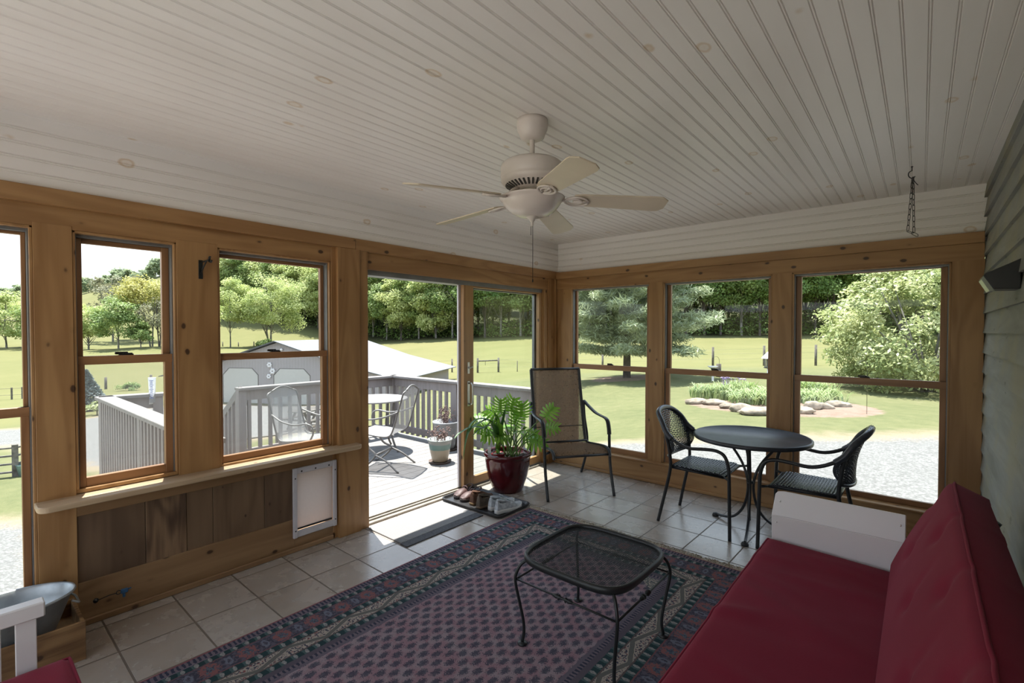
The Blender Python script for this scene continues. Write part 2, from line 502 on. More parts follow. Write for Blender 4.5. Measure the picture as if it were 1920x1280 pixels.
M['fringe'] = plain('cotton_fringe', (0.42,0.36,0.28), 0.95, 0, 0.2, 50)
def ribbed(name, color, axis, pitch):
    b = NB(name); x, y, z = b.sep(b.pos()); t = x if axis == 'x' else y
    w = ((t*(2*PI/pitch)).sin()*0.5+0.5); n = b.noise(b.pos(), 120.0, 3)
    b.set(b.mix(w*0.5+n*0.4, tuple(c*0.55 for c in color), color), 0.95); b.bump(w, 0.5, 0.004)
    return b.mat
M['mat'] = ribbed('grey_ribbed_doormat', (0.25,0.244,0.24), 'y', 0.016)
M['mat_edge'] = plain('grey_mat_binding', (0.075,0.075,0.082), 0.9, 0, 0.2, 80)
# outdoors
M['deck'] = wood('grey_painted_deck', (0.195,0.186,0.178), (0.155,0.147,0.14), axis='x', knots=0, rough=0.7)
M['deck_rail'] = wood('taupe_stained_rail', (0.255,0.228,0.222), (0.205,0.18,0.175), axis='z', knots=0, rough=0.65)
M['cap_rail'] = wood('pale_rail_cap', (0.23,0.213,0.203), (0.18,0.165,0.158), axis='y', knots=0, rough=0.65)

# ------------------------------------------------------------------ camera and the lens geometry used to measure the place
FPX, YAW, PITCH = 904.2, 0.70380, -0.01896
CAMP = Vector((3.2488, -4.6577, 1.5))
_F = Vector((-math.sin(YAW)*math.cos(PITCH), math.cos(YAW)*math.cos(PITCH), math.sin(PITCH)))
_R = Vector((math.cos(YAW), math.sin(YAW), 0)); _U = _R.cross(_F)
cam_data = bpy.data.cameras.new('camera'); cam = bpy.data.objects.new('camera', cam_data); COL.objects.link(cam)
cam_data.sensor_width = 36.0; cam_data.lens = FPX/1920*36.0; cam_data.clip_start = 0.02; cam_data.clip_end = 3000
cam.location = CAMP
cam.rotation_euler = Matrix((_R, _U, -_F)).transposed().to_euler()
SC.camera = cam
def ray(px, py): return _F + _R*((px-960)/FPX) - _U*((py-640)/FPX)
def onX(px, py, x): d = ray(px, py); return CAMP + d*((x-CAMP.x)/d.x)
def onY(px, py, y): d = ray(px, py); return CAMP + d*((y-CAMP.y)/d.y)
def onZ(px, py, z): d = ray(px, py); return CAMP + d*((z-CAMP.z)/d.z)
def onD(px, py, t): return CAMP + ray(px, py)*t

def struct(o):
    o['kind'] = 'structure'; return o
HC = 2.525
YB = -5.65         # the near end of the room, behind the camera
W = 3.592
# ------------------------------------------------------------------ ceiling and friezes of grooved board
def grooved(m, lo, hi, grooves, to3, depth=0.005, w=0.0045):
    """a strip of boards from lo to hi with a double bead at each groove; to3(s, d, e) maps along / depth / end(0,1)"""
    pr = [(lo, 0)]
    for g in grooves:
        pr += [(g-w*1.6, 0), (g-w, depth*0.75), (g-w*0.35, depth*0.1), (g+w*0.1, depth*0.1), (g+w*0.6, depth), (g+w*1.3, 0)]
    pr.append((hi, 0))
    for e0, e1 in ((0, 1),):
        A = [m.bm.verts.new(to3(s, d, 0)) for s, d in pr]; B = [m.bm.verts.new(to3(s, d, 1)) for s, d in pr]
        for i in range(len(pr)-1):
            m.bm.faces.new((A[i], A[i+1], B[i+1], B[i]))
m = MB()
gr = [3.26+0.0715*k for k in range(-46, 5)]
gr = [g for g in gr if 0.01 < g < W+0.02]
grooved(m, -0.05, W+0.06, gr, lambda s, d, e: (s, YB if e == 0 else 0.02, HC+d))
m.box(-0.28, YB-0.1, HC+0.012, W+0.3, 0.36, HC+0.10)
struct(m.build('ceiling', M['bead_y']))
FG = [2.259, 2.328, 2.396, 2.462]
m = MB(); grooved(m, 2.17, HC+0.01, FG, lambda s, d, e: (-d, YB if e == 0 else 0.0, s), 0.008, 0.0062)
m.box(-0.12, YB, 2.13, -0.0085, 0.1, HC+0.012)
wall_left = struct(m.build('wall_left', M['bead_y']))
m = MB(); grooved(m, 2.17, HC+0.01, FG, lambda s, d, e: (0.0 if e == 0 else W+0.03, d, s), 0.008, 0.0062)
m.box(-0.1, 0.0085, 2.13, W+0.1, 0.12, HC+0.012)
wall_back = struct(m.build('wall_back', M['bead_x']))
m = MB(); m.box(-0.235, YB-1.3, HC+0.10, W+1.5, 0.50, HC+0.18); m.box(-0.235, YB-1.3, HC-0.08, -0.21, 0.50, HC+0.10); m.box(-0.21, 0.474, HC-0.08, W+0.3, 0.50, HC+0.10)  # rear overhang is made up, lengthened to keep sky light out of the back
m.box(-0.275, -5.45, 2.10, -0.12, -2.72, 2.13)  # unseen hood, added to stop sun coming through the upper left sashes
struct(m.build('roof', M['white_paint']))
# ------------------------------------------------------------------ floor
m = MB(); m.box(-0.10, YB, -0.12, W+0.2, 0.06, 0.0)
struct(m.build('floor', M['tile']))
# ------------------------------------------------------------------ lap siding of the house on the right
m = MB()
k = 0
z = 2.429+0.1335
while z > -0.05:
    zt = z+0.16
    pts = [(W-0.024, z), (W-0.004, zt), (W+0.02, zt), (W+0.02, z)]
    t = [[m.bm.verts.new((p[0], y, p[1])) for p in pts] for y in (YB, 0.09)]
    for i in range(4):
        j = (i+1) % 4
        m.bm.faces.new((t[0][i], t[0][j], t[1][j], t[1][i]))
    m.bm.faces.new(t[0][::-1]); m.bm.faces.new(t[1])
    z -= 0.1335
m.box(W+0.018, YB, -0.1, W+0.14, 0.11, HC+0.02)
struct(m.build('wall_right', M['siding']))

# ------------------------------------------------------------------ left wall: posts, head boards, sill and panels
def part(name, mat, boxes, parent, bev=0.0015):
    m = MB()
    for q in boxes: m.box(*q, bev=bev)
    return m.build(name, mat, parent)
XO = -0.13
part('post', M['pine_z'], [(XO,-4.377,0,0.001,-4.235,2.03)], wall_left)
part('post', M['pine_z'], [(XO,-3.792,0.66,0.002,-3.58,2.03)], wall_left)
part('post', M['pine_z'], [(XO,-2.845,0,0.004,-2.81,2.12), (XO,-2.812,0,0.036,-2.633,2.115), (XO,-2.635,0,0.022,-2.557,2.115)], wall_left)
part('post', M['pine_z'], [(XO,-0.262,0,-0.004,-0.20,2.0), (XO,-0.20,0,0.012,-0.085,2.115), (XO,-0.085,0,0.028,0.0,2.115)], wall_left)
part('post', M['pine_z'], [(XO,-5.65,0,0.001,-5.35,2.03)], wall_left)
part('panel_board', M['panel_dark'], [(XO+.03,-4.235,0.2,-0.010,-3.952,0.58)], wall_left)
part('panel_board', M['panel_streak'], [(XO+.03,-3.950,0.2,-0.008,-3.757,0.58)], wall_left)
part('panel_board', M['panel_mid'], [(XO+.03,-3.755,0.2,-0.012,-3.618,0.58), (XO+.03,-3.616,0.2,-0.010,-3.318,0.58)], wall_left)
part('panel_board', M['panel_dark'], [(XO+.03,-3.316,0.2,-0.008,-3.128,0.58)], wall_left)
tl = MB()
tl.box(XO,YB,0,0,-4.377,0.2,bev=.0015); tl.box(XO,-4.235,0,0,-3.125,0.222,bev=.0015); tl.box(XO,-3.125,0,0,-2.832,0.11); tl.box(XO,-2.832,0,0,-2.80,0.58)
tl.box(XO,-4.235,0.566,0,-2.81,0.646,bev=.0015)
tl.box(0,-4.235,0,0.016,-2.845,0.034,bev=.005)
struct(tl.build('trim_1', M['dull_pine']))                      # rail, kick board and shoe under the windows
def rounded_sill(x0, x1, y0, y1, z0, z1, r=0.045):
    pts = []
    for cx, cy, a0 in ((x1-r, y0+r, -90), (x1-r, y1-r, 0)):
        for q in range(7):
            a = math.radians(a0+15*q); pts.append((cx+r*math.cos(a), cy+r*math.sin(a)))
    pts += [(x0, y1), (x0, y0)]
    return pts
m = MB(); m.prism(rounded_sill(-0.06, 0.132, -4.388, -2.668, 0, 0), 0.648, 0.677, bev=0.004)
struct(m.build('trim_2', M['sill_wood']))                       # window sill
# beams above the openings
m = MB(); m.box(XO,YB,2.012,0.0,-2.70,2.125,bev=.002); m.box(XO,-2.60,1.985,0.0,-0.085,2.125,bev=.002)
struct(m.build('trim_3', M['pine_y']))
m = MB(); m.box(-0.05,YB,2.116,0.032,-2.665,2.198,bev=.003); m.box(-0.05,-2.663,2.112,0.032,0.0,2.198,bev=.003)
struct(m.build('trim_4', M['pine_y']))
# ------------------------------------------------------------------ far wall
YR = -0.06
part('post', M['pine_z'], [(0.0,YR+.02,0,0.10,0.07,2.1), (0.09,YR+.008,0,0.217,0.07,2.1)], wall_back)
part('post', M['pine_z'], [(1.16,YR,0.15,1.299,0.07,2.0)], wall_back)
part('post', M['pine_z'], [(2.27,YR,0.15,2.42,0.07,2.0)], wall_back)
part('post', M['pine_z'], [(3.407,YR,0.0,3.575,0.07,2.0)], wall_back)
m = MB(); m.box(0.03,YR,1.996,3.572,0.07,2.118,bev=.002); struct(m.build('trim_5', M['pine_x']))
m = MB(); m.box(0.026,YR-.024,2.112,3.570,0.02,2.187,bev=.002); struct(m.build('trim_6', M['pine_x']))
m = MB(); m.box(0.03,-0.100,0.0,3.572,0.07,0.196,bev=.002); m.box(0.03,-0.112,0.188,3.572,-0.0,0.206,bev=.004); m.box(0.03,-0.12,0.0,3.572,-0.09,0.032,bev=.005)
struct(m.build('trim_7', M['pine_x']))

m = MB(); OPX0, OPX1, OPZ0, OPZ1 = 0.15, 3.45, 0.10, 2.05  # unseen rear wall, its opening sized to set the fill light indoors
m.box(XO,YB-.12,0,OPX0,YB,HC+.01); m.box(OPX1,YB-.12,0,W+.14,YB,HC+.01); m.box(OPX0,YB-.12,0,OPX1,YB,OPZ0); m.box(OPX0,YB-.12,OPZ1,OPX1,YB,HC+.01)
struct(m.build('wall_front', M['pine_z']))
# ------------------------------------------------------------------ double-hung windows
def dh(n, wall, a0, a1, z0, z1, lg, ug, zm0, zm1, zb, screen=False):
    """opening a0..a1, z0..z1; lg / ug = glass edges of the lower / upper sash; zm0..zm1 = meeting rail; zb = top of bottom rail"""
    root = bpy.data.objects.new('window_%d' % n, None); COL.objects.link(root); struct(root)
    L = wall == 'L'
    gx = 'y' if L else 'x'
    def B(m, a, b, d0, d1, za, zb_, bev=0.002):
        if L: m.box(-d0, a, za, -d1, b, zb_, bev=bev)
        else: m.box(a, YR+d0, za, b, YR+d1, zb_, bev=bev)
    j = MB(); t = 0.012
    B(j, a0, a0+t, 0.004, 0.12, z0, z1); B(j, a1-t, a1, 0.004, 0.12, z0, z1)
    B(j, a0, a1, 0.004, 0.12, z1-t, z1); B(j, a0, a1, 0.01, 0.12, z0-0.02, z0)
    j.build('frame', M['pine_z'], root)
    k = MB()
    B(k, a0+t, a0+t+.006, 0.03, 0.115, z0, z1-t, 0); B(k, a1-t-.006, a1-t, 0.03, 0.115, z0, z1-t, 0); B(k, a0+t, a1-t, 0.04, 0.115, z1-t-.014, z1-t, 0)
    k.build('track', M['grey_alu'], root)
    s0, s1 = a0+t+.006, a1-t-.006
    lo = MB()
    B(lo, s0, lg[0], 0.034, 0.068, z0, zm1); B(lo, lg[1], s1, 0.034, 0.068, z0, zm1)
    l2 = MB(); B(l2, lg[0]-.001, lg[1]+.001, 0.036, 0.066, z0, zb); B(l2, s0-.001, s1+.001, 0.031, 0.066, zm0, zm1)
    lo_o = lo.build('lower_sash', M['sash_z'], root); l2.build('rail', M['sash_'+gx], lo_o)
    up = MB(); B(up, s0, ug[0], 0.074, 0.106, zm0, z1-t-.014); B(up, ug[1], s1, 0.074, 0.106, zm0, z1-t-.014)
    u2 = MB(); B(u2, ug[0]-.001, ug[1]+.001, 0.076, 0.104, ug[2], z1-t-.014); B(u2, ug[0]-.001, ug[1]+.001, 0.076, 0.104, zm0, zm1-.006)
    up_o = up.build('upper_sash', M['sash_z'], root); u2.build('rail', M['sash_'+gx], up_o)
    g = MB(); B(g, lg[0]-.004, lg[1]+.004, 0.049, 0.053, zb-.004, zm0+.004, 0); g.build('pane', M['glass'], lo_o)
    g = MB(); B(g, ug[0]-.004, ug[1]+.004, 0.088, 0.092, zm1-.01, ug[2]+.004, 0); g.build('pane', M['glass'], up_o)
    if screen:
        g = MB(); B(g, s0, s1, 0.118, 0.1185, z0, zm0, 0); g.build('insect_screen', M['screen'], root)
    c = (lg[0]+lg[1])/2
    q = MB(); B(q, c-.032, c+.032, 0.036, 0.062, zm1, zm1+.007); B(q, c-.045, c+.012, 0.058, 0.07, zm1+.004, zm1+.018, .003); B(q, c-.012, c+.03, 0.044, 0.058, zm1+.006, zm1+.012, .003)
    q.build('latch', M['bronze'], root)
    return root
dh(1, 'L', -5.35, -4.377, 0.20, 2.012, (-5.30, -4.425), (-5.31, -4.412, 1.972), 1.095, 1.14, 0.255)
dh(2, 'L', -4.235, -3.792, 0.700, 2.012, (-4.190, -3.846), (-4.190, -3.845, 1.962), 1.332, 1.377, 0.748, True)
dh(3, 'L', -3.580, -2.845, 0.690, 2.012, (-3.548, -2.899), (-3.545, -2.888, 1.964), 1.328, 1.370, 0.732, True)
dh(4, 'R', 0.217, 1.160, 0.210, 1.997, (0.288, 1.104), (0.256, 1.100, 1.972), 1.092, 1.145, 0.262)
dh(5, 'R', 1.299, 2.270, 0.210, 1.997, (1.355, 2.226), (1.352, 2.226, 1.968), 1.092, 1.145, 0.254)
dh(6, 'R', 2.420, 3.407, 0.210, 1.997, (2.479, 3.354), (2.477, 3.352, 1.965), 1.092, 1.145, 0.252)

# ------------------------------------------------------------------ sliding glass door
door = bpy.data.objects.new('door_1', None); COL.objects.link(door); struct(door)
part('header', M['grey_alu'], [(-0.15,-2.555,1.945,-0.03,-0.262,1.99)], door)
m = MB(); m.box(-0.15,-2.555,0.0,0.0,-0.262,0.018,bev=.003); m.box(-0.045,-2.555,0.016,-0.037,-0.262,0.03); m.box(-0.095,-2.555,0.016,-0.087,-0.262,0.03); m.box(-0.36,-2.60,-0.05,-0.14,-0.2,-0.004,bev=.004)
m.build('sill', M['sill_alu'], door)
m = MB(); m.box(-0.15,-0.275,0.018,-0.02,-0.262,1.96); m.box(-0.15,-2.555,0.018,-0.03,-2.548,1.96); m.build('jamb', M['pine_z'], door)
sl = part('sliding_panel', M['pine_z'], [(-0.076,-1.492,0.03,-0.034,-1.362,1.985), (-0.076,-0.318,0.03,-0.034,-0.275,1.985)], door)
part('rail', M['pine_y'], [(-0.074,-1.362,0.03,-0.036,-0.318,0.106), (-0.074,-1.362,1.93,-0.036,-0.318,1.985)], sl)
part('pane', M['glass'], [(-0.058,-1.364,0.10,-0.052,-0.316,1.934)], sl, 0)
fx = part('fixed_panel', M['grey_alu'], [(-0.135,-1.36,0.03,-0.1,-1.315,1.96), (-0.135,-0.32,0.03,-0.1,-0.275,1.96), (-0.135,-1.36,0.03,-0.1,-0.275,0.09), (-0.135,-1.36,1.92,-0.1,-0.275,1.96)], door)
part('pane', M['glass'], [(-0.12,-1.32,0.085,-0.114,-0.31,1.925)], fx, 0)
part('screen_frame', M['white_alu'], [(-0.102,-1.515,0.03,-0.082,-1.452,1.96)], door)
hz = onX(877, 737, -0.03); lz = onX(873, 690, -0.03)
m = MB()
yh = -1.43
m.box(-0.036, yh-.016, hz.z-.125, -0.030, yh+.016, hz.z+.115, bev=.002)
m.tube([(-0.03,yh,hz.z+.095),(0.0,yh,hz.z+.098),(0.018,yh,hz.z+.085),(0.02,yh,hz.z+.05),(0.02,yh,hz.z-.06),(0.018,yh,hz.z-.095),(0,yh,hz.z-.105),(-0.03,yh,hz.z-.1)], 0.008, 8)
m.build('handle', M['chrome'], sl)
m = MB(); m.box(-0.036, yh-.014, lz.z-.055, -0.030, yh+.014, lz.z+.055, bev=.002); m.tube([(-0.03,yh,lz.z),(-0.008,yh,lz.z),(-0.004,yh+.03,lz.z+.012)], 0.006, 8)
m.build('lock', M['chrome'], sl)

# ------------------------------------------------------------------ ceiling fan
fan = thing('ceiling_fan', 'white five-blade ceiling fan with frosted bowl light hanging from the beadboard ceiling', 'ceiling fan', (1.80, -2.80, HC))
def fz(z): return z-HC
m = MB(); m.lathe([(0.0,0.0),(0.074,0.0),(0.076,-0.02),(0.074,-0.045),(0.066,-0.062),(0.058,-0.085),(0.036,-0.096),(0.0,-0.096)], 40); m.build('canopy', M['fan_white'], fan)
m = MB(); m.lathe([(0.0125,-0.09),(0.0125,-0.18),(0.018,-0.182),(0.024,-0.206)], 20); m.build('downrod', M['fan_white'], fan)
DM = -0.052
m = MB(); m.lathe([(r, z+DM) for r, z in [(0.0,-0.148),(0.09,-0.150),(0.135,-0.155),(0.150,-0.168),(0.153,-0.185),(0.153,-0.222),(0.147,-0.228),(0.151,-0.234),(0.149,-0.246),(0.140,-0.256),(0.080,-0.285),(0.0,-0.288)]], 56)
mh = m.build('motor_housing', M['fan_white'], fan)
m = MB()
for k in range(36):
    a = 2*PI*k/36
    Mx = Matrix.Rotation(a, 4, 'Z') @ Matrix.Translation((0.113, 0, -0.2712+DM)) @ Matrix.Rotation(math.radians(-27), 4, 'Y')
    m.box(-0.019, -0.0042, -0.002, 0.019, 0.0042, 0.0022, M=Mx)
m.build('vent_slots', M['fan_vent'], mh)
m = MB(); m.lathe([(0.0,-0.33),(0.05,-0.332),(0.057,-0.338),(0.057,-0.362),(0.066,-0.368),(0.08,-0.372),(0.0,-0.373)], 40); m.build('light_fitter', M['fan_white'], fan)
m = MB(); m.lathe([(0.06,-0.368),(0.150,-0.372),(0.159,-0.376),(0.157,-0.382),(0.146,-0.388),(0.141,-0.398),(0.128,-0.418),(0.108,-0.438),(0.080,-0.455),(0.05,-0.464),(0.0,-0.468)], 56)
bw = m.build('light_bowl', M['bowl_glass'], fan)
m = MB(); m.lathe([(0.0,-0.460),(0.030,-0.461),(0.029,-0.468),(0.016,-0.475),(0.012,-0.485),(0.007,-0.490),(0.007,-0.505),(0.004,-0.512),(0.0,-0.513)], 24); m.build('finial', M['bronze'], bw).data.materials[0] = M['fan_white']
m = MB(); m.tube([(0.004,0,-0.51),(0.0045,0,-0.64),(0.004,0,-0.768)], 0.0014, 6); m.tube([(-0.006,0,-0.50),(-0.007,0,-0.552)], 0.0014, 6); m.lathe([(0,0.0),(0.003,-.003),(0.0035,-.014),(0,-.018)], 8, (0.004,0,-0.765))
m.build('pull_chain', M['bronze'], fan)
for k in range(5):
    th = math.radians(38+72*k)
    T = Matrix.Rotation(th, 4, 'Z')
    Bm = T @ Matrix.Translation((0.19, 0, -0.384)) @ Matrix.Rotation(math.radians(3.5), 4, 'Y') @ Matrix.Rotation(math.radians(-14), 4, 'X') @ Matrix.Translation((-0.19, 0, 0))
    poly = [(0.205,-0.046),(0.24,-0.053),(0.59,-0.066),(0.615,-0.064),(0.645,-0.036),(0.640,0.036),(0.615,0.062),(0.59,0.066),(0.24,0.053),(0.205,0.046),(0.195,0.0)]
    m = MB(); m.prism(poly, -0.003, 0.003, Bm, 0.0012); bl = m.build('blade', M['fan_blade'], fan)
    m = MB()
    arm = [T @ Vector(p) for p in ((0.080,0,-0.338),(0.110,0,-0.350),(0.135,0,-0.372),(0.160,0,-0.392))]
    m.tube(arm, [0.009,0.008,0.008,0.007], 8)
    for s in (-1, 1):
        m.tube([Bm @ Vector((0.160+0.055*(1-math.cos(q)), s*(0.003+0.036*math.sin(q)), -0.009)) for q in [PI*i/10 for i in range(11)]], 0.0055, 6)
        m.tube([Bm @ Vector((0.172+0.035*(1-math.cos(q)), s*(0.002+0.02*math.sin(q)), -0.009)) for q in [PI*i/8 for i in range(9)]], 0.004, 6)
    m.tube([Bm @ Vector((0.2,0,-0.009)), Bm @ Vector((0.275,0,-0.008))], 0.007, 6)
    m.build('blade_iron', M['fan_white'], bl)

# ------------------------------------------------------------------ hook and chain
hk = (3.192, -0.768)
m = MB()
pts = [(0,0,0),(0,0,-0.028)] + [(-0.022*math.sin(a)-0.0, 0, -0.028-0.022+0.022*math.cos(a)) for a in [math.radians(20*i) for i in range(1, 13)]]
m.tube(pts, 0.0028, 8)
m.lathe([(0,0),(0.006,0),(0.006,-0.004),(0,-0.004)], 10)
o = m.build('ceiling_hook', M['black_iron']); o.location = (*hk, HC); o.rotation_euler = (0,0,YAW); tag(o, 'small dark screw hook in the ceiling above the hanging chain', 'hook')
chain = thing('hanging_chain', 'doubled black link chain hanging from the ceiling hook by the siding', 'chain', (hk[0], hk[1], HC-0.07), YAW)
def link(m, c, d, n, L=0.038, w=0.0085, r=0.0017):
    d = Vector(d).normalized(); n = Vector(n); n = (n-d*n.dot(d)).normalized(); c = Vector(c)
    pts = []
    h = L/2-w
    for i in range(7): a = PI*i/6; pts.append(c+d*(h+w*math.sin(a))+n*(w*math.cos(a)))
    for i in range(7): a = PI+PI*i/6; pts.append(c+d*(-h+w*math.sin(a))+n*(w*math.cos(a)))
    m.tube(pts, r, 6, closed=True)
def strand(p0, p1, n):
    p0, p1 = Vector(p0), Vector(p1)
    for i in range(n):
        m = MB(); link(m, p0.lerp(p1, (i+.5)/n), p1-p0, (1,0.25,0) if i % 2 else (0.25,1,0), L=(p1-p0).length/n+0.006); m.build('link', M['black_iron'], chain)
strand((0.006,0,0.004), (-0.020,0,-0.325), 10); strand((0.008,0,0.0), (0.018,0,-0.335), 10)
m = MB(); link(m, (-0.006,0,-0.335), (1,0,-0.35), (0,1,0)); m.build('link', M['black_iron'], chain)
m = MB(); link(m, (0.024,0,-0.347), (1,0,-0.45), (0.3,0.3,1), 0.045, 0.010); m.build('link', M['black_iron'], chain)
m = MB(); m.tube([(0.0,0,-0.01),(0.014,0,-0.016),(0.024,0,-0.03),(0.036,-0.004,-0.046)], 0.0022, 6); m.build('snap', M['black_iron'], chain)

# ------------------------------------------------------------------ wall lamp on the siding
lamp = thing('wall_lamp', 'black wedge-shaped outdoor wall lamp on the weathered grey siding', 'lamp', (3.577, -1.55, 1.69))
m = MB()
TT = Matrix.Rotation(math.radians(90), 4, 'X')
m.prism([(0.0,0.0),(0.0,0.133),(-0.112,0.075),(-0.118,0.064),(-0.085,0.004)], -0.075, 0.075, TT, 0.003); m.build('shade', M['black_metal'], lamp)
m = MB(); m.prism([(-0.118,0.066),(-0.125,0.050),(-0.098,-0.004),(-0.08,-0.004),(-0.085,0.006),(-0.108,0.055)], -0.068, 0.068, TT, 0.002); m.build('lens', plain('ribbed_lamp_lens', (0.30,0.33,0.28), 0.3), lamp)
m = MB(); m.box(-0.01,-0.055,0.02,0.0,0.055,0.11); m.build('back_plate', M['black_metal'], lamp)

# ------------------------------------------------------------------ small things on the posts
br = thing('curtain_bracket', 'dark metal curtain rod bracket screwed to the pine post between the windows', 'bracket', (0.002, -3.672, 1.87))
m = MB(); m.box(0,-0.011,-0.055,0.004,0.011,0.055,bev=.001); m.build('plate', M['black_iron'], br)
m = MB(); m.tube([(0.003,0,0.042),(0.04,0.01,0.046),(0.075,0.022,0.052)], 0.005, 6); m.tube([(0.003,0,-0.03),(0.03,0.006,0.012),(0.055,0.014,0.045)], 0.004, 6); m.build('arm', M['black_iron'], br)
m = MB(); m.tube([(0.082+0.017*math.cos(a),0.026,0.055+0.017*math.sin(a)) for a in [math.radians(100+20*i) for i in range(13)]], 0.007, 6, flat=0.5); m.build('rod_cup', M['black_iron'], br)
th_p = onX(653, 576, 0.012)
tm = thing('dial_thermometer', 'small round white dial thermometer on the post beside the sliding door', 'thermometer', th_p)
RX = Matrix.Rotation(math.radians(90), 4, 'Y')
m = MB(); m.lathe([(0,0),(0.033,0),(0.034,0.006),(0.031,0.011),(0.029,0.009),(0,0.009)], 32, M=RX); m.build('case', plain('pewter_bezel', (0.40,0.38,0.35), 0.35, 0.6), tm)
m = MB(); m.lathe([(0.0285,0.0092),(0.0,0.0098)], 32, M=RX); dial = m.build('dial', plain('dial_white', (0.72,0.72,0.70), 0.5), tm)
m = MB()
for k in range(11):
    a = math.radians(-130+26*k)
    m.box(0.0100,-0.0006,0.020,0.0104,0.0006,0.026,M=Matrix.Rotation(a,4,'X'))
m.box(0.0103,-0.001,-0.004,0.0108,0.001,0.021,M=Matrix.Rotation(math.radians(-42),4,'X')); m.build('needle', M['black_iron'], tm)

tet = thing('tie_out_clip', 'blue dog-lead clip on a short cable fixed to the baseboard', 'clip', (0.016, -4.17, 0.117))
m = MB(); m.lathe([(0,0),(0.012,0),(0.012,0.004),(0.005,0.006),(0.005,0.012),(0,0.012)], 14, M=RX); m.build('screw_eye', M['black_iron'], tet)
m = MB(); m.tube([(0.01,0,0),(0.008,0.03,0.004),(0.005,0.055,0.006),(0.006,0.085,0.005)], 0.0022, 6); m.tube([(0.007,0.092+0.01*math.cos(a),0.006+0.01*math.sin(a)) for a in [PI*i/6 for i in range(12)]], 0.002, 6, closed=True); m.build('cable', M['black_iron'], tet)
m = MB(); m.box(0.002,0.100,-0.006,0.014,0.132,0.018,bev=.004); m.box(0.003,0.108,-0.028,0.012,0.120,-0.004,bev=.003); m.tube([(0.008,0.128,0.008),(0.008,0.145,0.012)], 0.004, 6); m.build('clip', M['blue_plastic'], tet)

# ------------------------------------------------------------------ pet door
pd = thing('pet_door', 'white framed pet door with a cloudy flap below the window sill', 'pet door', (0.0, -2.98, 0.095))
m = MB(); m.box(0,-0.160,0,0.018,-0.132,0.48,bev=.003); m.box(0,0.132,0,0.018,0.160,0.48,bev=.003); m.box(-0.0,-0.134,0.438,0.014,0.134,0.478,bev=.003); m.box(0.0,-0.134,0.002,0.014,0.134,0.048,bev=.003)
fr = m.build('frame', M['white_alu'], pd)
m = MB()
for yy in (-.146, .146):
    for zz in (0.05, 0.41): m.lathe([(0,0.018),(0.005,0.019),(0,0.0205)], 8, M=Matrix.Translation((0, yy, zz)) @ RX)
for yy in (-.1, 0, .1): m.lathe([(0,0.014),(0.006,0.015),(0.004,0.019),(0,0.0195)], 8, M=Matrix.Translation((0, yy, 0.452)) @ RX)
m.build('screw', M['black_iron'], fr)
m = MB(); m.box(-0.004,-0.129,0.052,0.001,0.129,0.436); fl = m.build('flap', M['flap'], pd)
m = MB(); m.box(-0.006,-0.127,0.051,0.004,0.127,0.063); m.build('flap_weight', M['rubber'], fl)

# ------------------------------------------------------------------ doormat, rug
dm = thing('doormat', 'grey ribbed doormat with a dark band in front of the sliding door', 'doormat', (0.285, -2.20, 0.0))
m = MB(); m.box(-0.235,-0.385,0.0,0.175,0.370,0.010,bev=.003); m.build('pile', M['mat'], dm)
m = MB(); m.box(0.168,-0.392,0.0,0.25,0.376,0.008,bev=.003); m.build('border', M['mat_edge'], dm)
rug = thing('area_rug', 'patterned mauve and navy Persian-style area rug under the mesh table', 'rug', (0,0,0))
m = MB(); m.box(RUG[0],RUG[2],0.0005,RUG[1],RUG[3],0.009,bev=.003); m.build('pile', M['rug'], rug)
for yy, s in ((RUG[3], 1), (RUG[2], -1)):
    m = MB(); R = random.Random(3)
    x = RUG[0]+0.004
    while x < RUG[1]-0.004:
        for q in range(3):
            x0 = x+R.uniform(-.004,.004); dx = R.uniform(-.03,.03); L = R.uniform(.035,.065)
            m.tube([(x0,yy-0.004*s,0.006),(x0+dx*.4,yy+s*L*.45,R.uniform(.006,.018)),(x0+dx,yy+s*L,R.uniform(.003,.010))], [0.003,0.0026,0.0018], 4)
        x += 0.0095
    m.build('fringe', M['fringe'], rug)

# ------------------------------------------------------------------ weaving
def weave(m, f, nu, nv, r=0.003, amp=0.0028, su=40, sv=40, flat=0.45):
    """strands both ways over surface f(u,v), passing over and under each other"""
    e = 1e-3
    def fn(u, v):
        p = Vector(f(u, v)); a = Vector(f(min(u+e,1), v))-Vector(f(max(u-e,0), v)); b_ = Vector(f(u, min(v+e,1)))-Vector(f(u, max(v-e,0)))
        n = a.cross(b_)
        return p, (n.normalized() if n.length > 1e-12 else Vector((0,0,1)))
    for j in range(nv):
        v = (j+.5)/nv; pts = []
        for i in range(su+1):
            u = i/su; p, n = fn(u, v); pts.append(p+n*(amp*math.cos(PI*(u*nu-.5))*(1 if j % 2 else -1)))
        p0, n0 = fn(.5, v)
        m.tube(pts, r, 4, up=n0, flat=flat)
    for i in range(nu):
        u = (i+.5)/nu; pts = []
        for j in range(sv+1):
            v = j/sv; p, n = fn(u, v); pts.append(p-n*(amp*math.cos(PI*(v*nv-.5))*(1 if i % 2 else -1)))
        p0, n0 = fn(u, .5)
        m.tube(pts, r, 4, up=n0, flat=flat)
def spline(pts, n=6):
    pts = [Vector(p) for p in pts]; out = []
    for i in range(len(pts)-1):
        p0, p1, p2, p3 = pts[max(i-1,0)], pts[i], pts[i+1], pts[min(i+2, len(pts)-1)]
        for k in range(n):
            t = k/n
            out.append(0.5*((2*p1)+(p2-p0)*t+(2*p0-5*p1+4*p2-p3)*t*t+(3*p1-p0-3*p2+p3)*t*t*t))
    out.append(pts[-1]); return out

